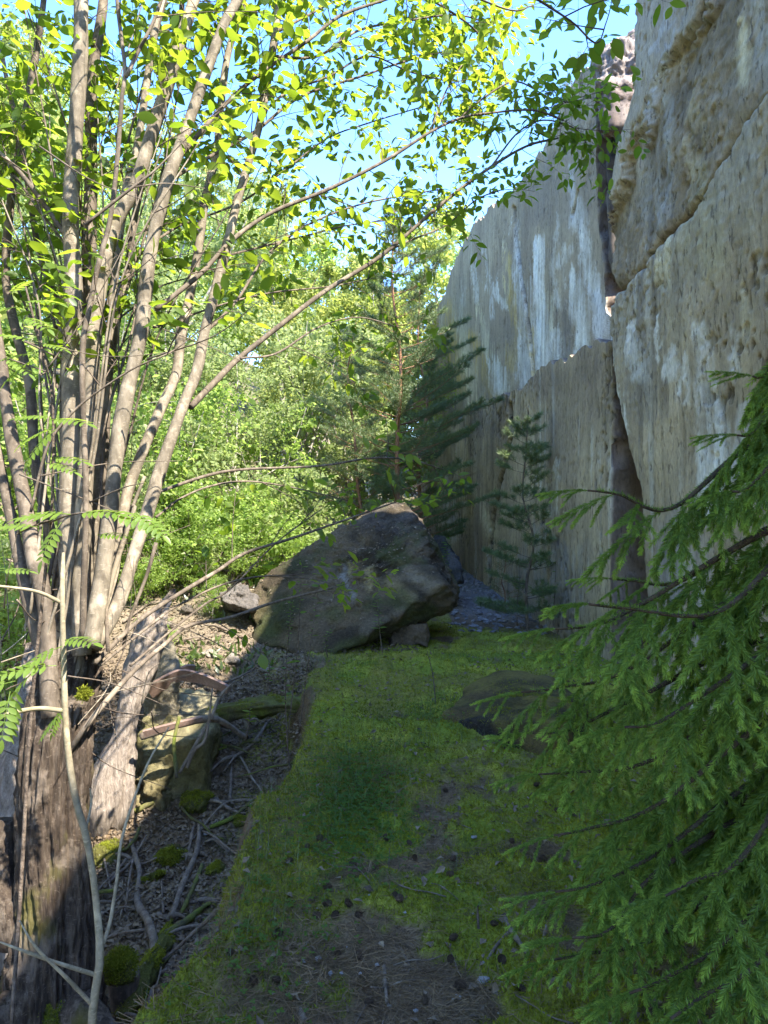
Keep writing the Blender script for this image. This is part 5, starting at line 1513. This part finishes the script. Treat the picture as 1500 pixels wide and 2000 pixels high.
c3 = [tufts(300, .42, 5.6, .14, .35, .02, .05), tufts(300, -.45, 2.9, .15, .5, .02, .05), tufts(200, -.1, 7.2, .4, .3, .02, .05)]
cx_ = np.concatenate([cx_] + [q[0] for q in c3]); cy_ = np.concatenate([cy_] + [q[1] for q in c3]); ch_ = np.concatenate([ch_] + [q[2] for q in c3])
cp = np.stack([cx_, cy_, zsurf(cx_, cy_) + ch_], 1)
cp = np.repeat(cp, 3, 0)
a = np.tile([0, 2.1, 4.2], len(cx_)) + np.repeat(r5.uniform(0, 6, len(cx_)), 3)
V, F, ix = scatter(leaf_tmpl(.8, False), cp, np.stack([np.cos(a), np.sin(a), .15 + 0 * a], 1), nrm(np.array([0, 0, 1.0]) + .25 * r5.normal(size=(len(a), 3))), r5.uniform(.010, .018, len(a)))
tag(link('clover', Geo().add(V, F, rnd=r5.random(len(a))[ix] * .6).mesh('clover', M['leaf_dark'])), 'patch of dark green clover in the middle of the moss', kind='stuff')

# needle litter on the near ledge
x, y = samp(80000, 1.7, 7, -1.0, 2.4)
k = (r5.random(len(x)) < (1 - .8 * moss_mask(x, y))) & (np.abs(x) < y * .56 + .1)
x, y = x[k], y[k]; n = len(x)
pos = np.stack([x, y, zsurf(x, y) + r5.uniform(.002, .010, n)], 1)
D = nrm(np.stack([r5.normal(size=n), r5.normal(size=n), .2 * r5.normal(size=n)], 1))
tm = (np.array([(0, .018, 0), (0, -.018, 0), (1, -.012, 0), (1, .012, 0)], float), np.array([(0, 1, 2), (0, 2, 3)]))
V, F, ix = scatter(tm, pos, D, rvec(n, r5), r5.uniform(.03, .075, n))
tag(link('needle_litter', Geo().add(V, F).mesh('needle_litter', M['needle_litter'], False)), 'brown fallen pine needles strewn over the near ledge', kind='stuff')
# leaf litter of hollow and slope
x = np.concatenate([r5.uniform(-3.2, -.5, 42000), r5.uniform(-3.5, .4, 30000), r5.uniform(-1, 2.3, 1800)])
y = np.concatenate([r5.uniform(2.4, 7.5, 42000), r5.uniform(6.5, 13, 30000), r5.uniform(1.8, 8, 1800)])
k = (np.arange(len(x)) >= 72000) | (x < edge_x(y) - .12) | (y > 8)
x, y = x[k], y[k]; n = len(x)
pos = np.stack([x, y, zsurf(x, y) + r5.uniform(.0, .018, n)], 1)
D = nrm(np.stack([r5.normal(size=n), r5.normal(size=n), .35 * r5.normal(size=n)], 1))
V, F, ix = scatter(leaf_tmpl(.6, False, .3, .5), pos, D, nrm(np.array([0, 0, 1.0]) + .5 * r5.normal(size=(n, 3))), r5.uniform(.02, .055, n))
tag(link('leaf_litter', Geo().add(V, F).mesh('leaf_litter', M['litter'], False)), 'dry brown leaves covering the hollow and the slope', kind='stuff')
# shale chips at the wall foot
G = Geo()
vi, fi = ico(1)
for j in range(420):
    xx, yy = r5.uniform(.9, 2.25), r5.uniform(9.3, 17)
    s = r5.uniform(.02, .07)
    v = vi * np.array([1, r5.uniform(.5, 1), r5.uniform(.25, .5)]) * s + r5.normal(size=vi.shape) * s * .15
    a = r5.uniform(0, 6.28)
    v = v @ np.array([[math.cos(a), -math.sin(a), 0], [math.sin(a), math.cos(a), 0], [0, 0, 1]])
    G.add(v + np.array([xx, yy, gz(xx, yy) + .01]), fi)
tag(link('rubble', G.mesh('rubble', M['shale'], False)), 'pale grey stone chips along the foot of the slab', kind='stuff')
# leaves and chips lying on the boulder
nb_ = nrm(V * 0 + 1)
me = bo.data
bv = np.empty(len(me.vertices) * 3, np.float32); me.vertices.foreach_get('co', bv); bv = bv.reshape(-1, 3)
bn = np.empty(len(me.vertices) * 3, np.float32); me.vertices.foreach_get('normal', bn); bn = bn.reshape(-1, 3)
cand = np.where((bn[:, 2] > .55) & (bv[:, 2] > .3))[0]
pick = r5.choice(cand, min(900, len(cand)), False)
n = len(pick)
V, F, ix = scatter(leaf_tmpl(.6, False, .3, .5), bv[pick] + bn[pick] * .008, rvec(n, r5) * np.array([1, 1, .3]), nrm(bn[pick] + .4 * r5.normal(size=(n, 3))), r5.uniform(.02, .05, n))
tag(link('leaf_litter', Geo().add(V, F).mesh('leaf_litter', M['litter'], False)), 'dry leaves lying on top of the huge boulder', kind='stuff')

# ------------------------------------------------------------------ sticks, cones, small stones
def stick(pts, r, label, mat='stick', group=None, d=None, S=8):
    p = pts if isinstance(pts, np.ndarray) else np.array([P(*q) for q in pts])
    V, F = tube(p, r, S, 26, .25, 16, int(abs(p[0][0]) * 1000) % 97)
    return tag(link('stick', Geo().add(V, F).mesh('stick', M[mat])), label, 'stick', group)
stick([(748, 1760, 2.95), (752, 1830, 2.72), (750, 1890, 2.52), (756, 1960, 2.33)], [.008, .009, .008, .006], 'pale peeled stick lying upright in the picture on the near ledge')
stick([(975, 1775, 2.88), (1000, 1820, 2.72), (1030, 1862, 2.58)], [.012, .012, .009], 'thick grey lichened stick on the near ledge')
stick([(1050, 1765, 2.92), (1000, 1815, 2.74), (975, 1840, 2.66), (948, 1880, 2.54)], [.007, .007, .006, .004], 'thin dark twig crossing over the grey lichened stick')
stick([(765, 1830, 2.7), (780, 1850, 2.64), (800, 1885, 2.52)], [.007, .007, .004], 'short curved tan stick right of the peeled one')
stick([(660, 1905, 2.47), (672, 1950, 2.35), (680, 1975, 2.28)], [.006, .006, .004], 'thin tan stick left of the peeled one')
stick([(585, 1970, 2.3), (592, 1990, 2.25), (600, 2020, 2.2)], [.012, .012, .01], 'stub of a pale stick at the bottom edge')
stick([(935, 1630, 3.55), (1000, 1670, 3.35), (1060, 1700, 3.2)], [.006, .006, .004], 'thin grey stick on the litter below the mossy slab')
stick([(900, 1600, 3.7), (960, 1650, 3.45), (1000, 1690, 3.25)], [.005, .005, .003], 'thin dark stick alongside the one below the slab')
stick([(1068, 1805, 2.78), (1060, 1840, 2.66)], [.008, .006], 'short pale stick end near the spruce tips')
def on_ground(pts):
    out = []
    for k, q in enumerate(pts):
        out.append(P(q[0], q[1], ghit(q[0], q[1], .03 + .02 * (k % 2))))
    return np.array(out)
# hollow
stick(on_ground([(255, 1640, 4.0), (272, 1700, 3.85), (268, 1760, 3.7), (290, 1800, 3.6), (305, 1860, 3.4)]), [.016, .018, .02, .024, .026], 'gnarled grey branch standing in the middle of the hollow')
stick(on_ground([(390, 1605, 4.3), (385, 1660, 4.2), (360, 1720, 4.05), (335, 1790, 3.8)]), [.016, .018, .02, .018], 'barkless grey stick slanting down the hollow')
stick(on_ground([(395, 1690, 4.1), (370, 1750, 3.95), (350, 1790, 3.85)]), [.014, .015, .012], 'short mossy stick beside the barkless grey one', 'stick_moss')
stick(on_ground([(310, 1830, 3.6), (355, 1805, 3.75), (400, 1770, 3.9), (410, 1765, 3.9)]), [.02, .02, .016, .012], 'dark mossy stick lying across the hollow floor', 'stick_moss')
stick(on_ground([(400, 1645, 4.25), (420, 1640, 4.3), (448, 1665, 4.15)]), [.012, .012, .01], 'short brown stick by the little white stone')
stick(on_ground([(420, 1560, 4.75), (450, 1580, 4.65), (480, 1590, 4.6)]), [.014, .012, .008], 'short dark stick right of the moss cushion')
stick([(350, 1510, 5.0), (385, 1450, 5.15), (415, 1395, 5.3), (430, 1360, 5.4), (458, 1330, 5.5)], [.012, .014, .014, .012, .007], 'long mossy stick leaning over the sunlit chunk', 'stick')
stick([(365, 1500, 5.0), (380, 1465, 5.05), (402, 1440, 5.1), (415, 1345, 5.3)], [.012, .012, .01, .006], 'pale stick leaning beside the long mossy one')
stick([(345, 1520, 4.95), (340, 1450, 5.1), (350, 1400, 5.2)], [.014, .016, .014], 'upright stick furred with yellow moss', 'stick_moss')
stick(on_ground([(262, 1585, 4.6), (310, 1560, 4.7), (345, 1535, 4.8), (375, 1515, 4.9)]), [.02, .022, .02, .014], 'brown mossy branch lying under the lower chunk', 'stick_moss')
r6 = np.random.default_rng(66)
for k in range(60):
    y0 = r6.uniform(3.1, 6.6)
    x0 = r6.uniform(-1.95, float(edge_x(np.array([y0]))[0]) - .25)
    L = r6.uniform(.2, .75)
    a = r6.uniform(0, 6.28)
    u = np.linspace(-.5, .5, 5)
    xx = np.minimum(x0 + u * L * math.cos(a), -.75); yy = y0 + u * L * math.sin(a)
    zz = np.array([gz(q, w) for q, w in zip(xx, yy)])
    zz = np.maximum(zz, np.linspace(zz[0], zz[-1], 5)) + .012 + .05 * r6.random() + .02 * r6.normal(size=5)
    rr = r6.uniform(.006, .017)
    z_ = 0 if y0 < 4.2 else 1 if y0 < 5.3 else 2
    stick(np.stack([xx, yy, zz], 1), [rr, rr, rr * .9, rr * .7, rr * .4], 'thin fallen stick in the tangle ' + ['at the near end of the hollow', 'halfway along the hollow', 'at the hollow end below the fallen log'][z_], 'stick' if k % 3 else 'stick_moss', ['sticks at the near end of the hollow', 'sticks halfway along the hollow', 'sticks at the far end of the hollow'][z_], S=6)
for k in range(26):
    y0 = r6.uniform(2.1, 4.2)
    x0 = r6.uniform(-.4, 1.2)
    L = r6.uniform(.06, .22); a = r6.uniform(0, 6.28); u = np.linspace(-.5, .5, 4)
    xx, yy = x0 + u * L * math.cos(a), y0 + u * L * math.sin(a)
    zz = zsurf(xx, yy) + .008
    rr = r6.uniform(.0015, .0035)
    stick(np.stack([xx, yy, zz], 1), [rr] * 4, 'tiny dry twig on the ' + ('left' if x0 < .4 else 'right') + ' half of the near ledge litter', 'stick', 'tiny twigs on the ' + ('left' if x0 < .4 else 'right') + ' near ledge', S=5)

# pine cones: core with rings of scales
def cone_mesh():
    G = Geo()
    V, F = tube([(-.5, 0, 0), (-.2, 0, 0), (.2, 0, 0), (.5, 0, 0)], [.12, .3, .26, .08], 8, 10)
    G.add(V, F)
    ps, ds, ns = [], [], []
    for k in range(8):
        t = k / 7
        x_ = -.42 + .85 * t
        rad = .34 * math.sin(math.pi * (.18 + .72 * t)) + .02
        for j in range(8):
            a = 2 * math.pi * (j + .5 * (k % 2)) / 8
            rd = np.array([0, math.cos(a), math.sin(a)])
            ps.append(np.array([x_, 0, 0]) + rd * rad * .7); ds.append(rd * .9 + np.array([.5, 0, 0])); ns.append(np.array([-1.0, 0, 0]) + rd * .3)
    V, F, ix = scatter(leaf_tmpl(.9, False, 0, .2), np.array(ps), np.array(ds), np.array(ns), .24)
    G.add(V, F)
    return G.mesh('pine_cone', M['cone'])
cmesh = cone_mesh()
cones = [(565, 1690), (600, 1665), (625, 1650), (540, 1835), (545, 1830), (620, 1790), (640, 1770), (655, 1790), (680, 1780), (700, 1800), (495, 1935), (540, 1930), (870, 1555), (1047, 1553), (1090, 1592), (1000, 1655), (1005, 1680), (885, 1690), (880, 1725), (810, 1690), (770, 1760), (640, 1740), (1060, 1690), (965, 1810), (880, 1875), (885, 1830), (780, 1775), (980, 1870), (1065, 1790), (700, 1870), (660, 1860), (850, 1270), (880, 1260), (800, 1650), (755, 1640), (450, 1880), (900, 1930), (1020, 1930), (830, 1960), (720, 1960), (735, 1700), (690, 1690)]
for k, (px, py) in enumerate(cones):
    d = CAMZ * FPX / (py - CY)
    x_ = (px - CX) / FPX * d
    o = bpy.data.objects.new('pine_cone', cmesh)
    COL.objects.link(o)
    o.location = (x_, d, float(zsurf(np.array([x_]), np.array([d]))[0]) + .012)
    s = r6.uniform(.028, .042)
    o.scale = (s, s, s)
    o.rotation_euler = (r6.uniform(0, 6), r6.uniform(-.4, .4), r6.uniform(0, 6))
    z_ = 0 if py < 1610 else 1 if px < 600 else 2 if py < 1750 else 3 if px < 760 else 4
    tag(o, 'dark fallen pine cone ' + ['on the farther moss beyond the clover', 'along the left rim of the ledge', 'around the near end of the clover patch', 'on the left half of the front litter', 'on the right half of the front litter by the sticks'][z_], 'pine cone', ['cones beyond the clover', 'cones along the left rim', 'cones round the clover', 'cones on the left front litter', 'cones on the right front litter'][z_])
pm = [Geo().add(*rand_rock((0, 0, 0), 1.0, 2, .15, 700 + k, .55)[:2]).mesh('pebble', M['stone_pale'], False) for k in range(4)]
def pebble(px, py, s, label, group=None, d=None):
    d = d or CAMZ * FPX / (py - CY)
    x_ = (px - CX) / FPX * d
    o = bpy.data.objects.new('pebble', pm[int(px) % 4])
    COL.objects.link(o)
    o.location = (x_, d, float(zsurf(np.array([x_]), np.array([d]))[0]) + s * .25)
    o.scale = (s, s * r6.uniform(.6, 1), s * .6)
    o.rotation_euler = (0, 0, r6.uniform(0, 6))
    tag(o, label, 'stone', group)
pebble(403, 1632, .045, 'little white stone lying in the hollow', d=ghit(403, 1632))
pebble(620, 1865, .022, 'pale pebble on the left part of the near ledge')
pebble(645, 1898, .018, 'pale pebble just below the other on the left near ledge')
pebble(925, 1645, .028, 'white pebble on litter above the thin sticks')
pebble(945, 1908, .035, 'flat whitish stone chip low on the near ledge')
pebble(895, 1945, .022, 'small white stone chip near the bottom edge')
for k in range(40):
    qx, qy = r6.uniform(480, 1090), r6.uniform(1560, 1990)
    z_ = (0 if qx < 780 else 1) + (0 if qy < 1770 else 2)
    zl_ = ['left part of the moss before the clover', 'right part of the moss before the mossy slab', 'left front litter near the ledge rim', 'right front litter near the spruce tips'][z_]
    pebble(qx, qy, r6.uniform(.005, .013), 'tiny pale pebble on the ' + zl_, 'tiny pebbles on the ' + zl_)
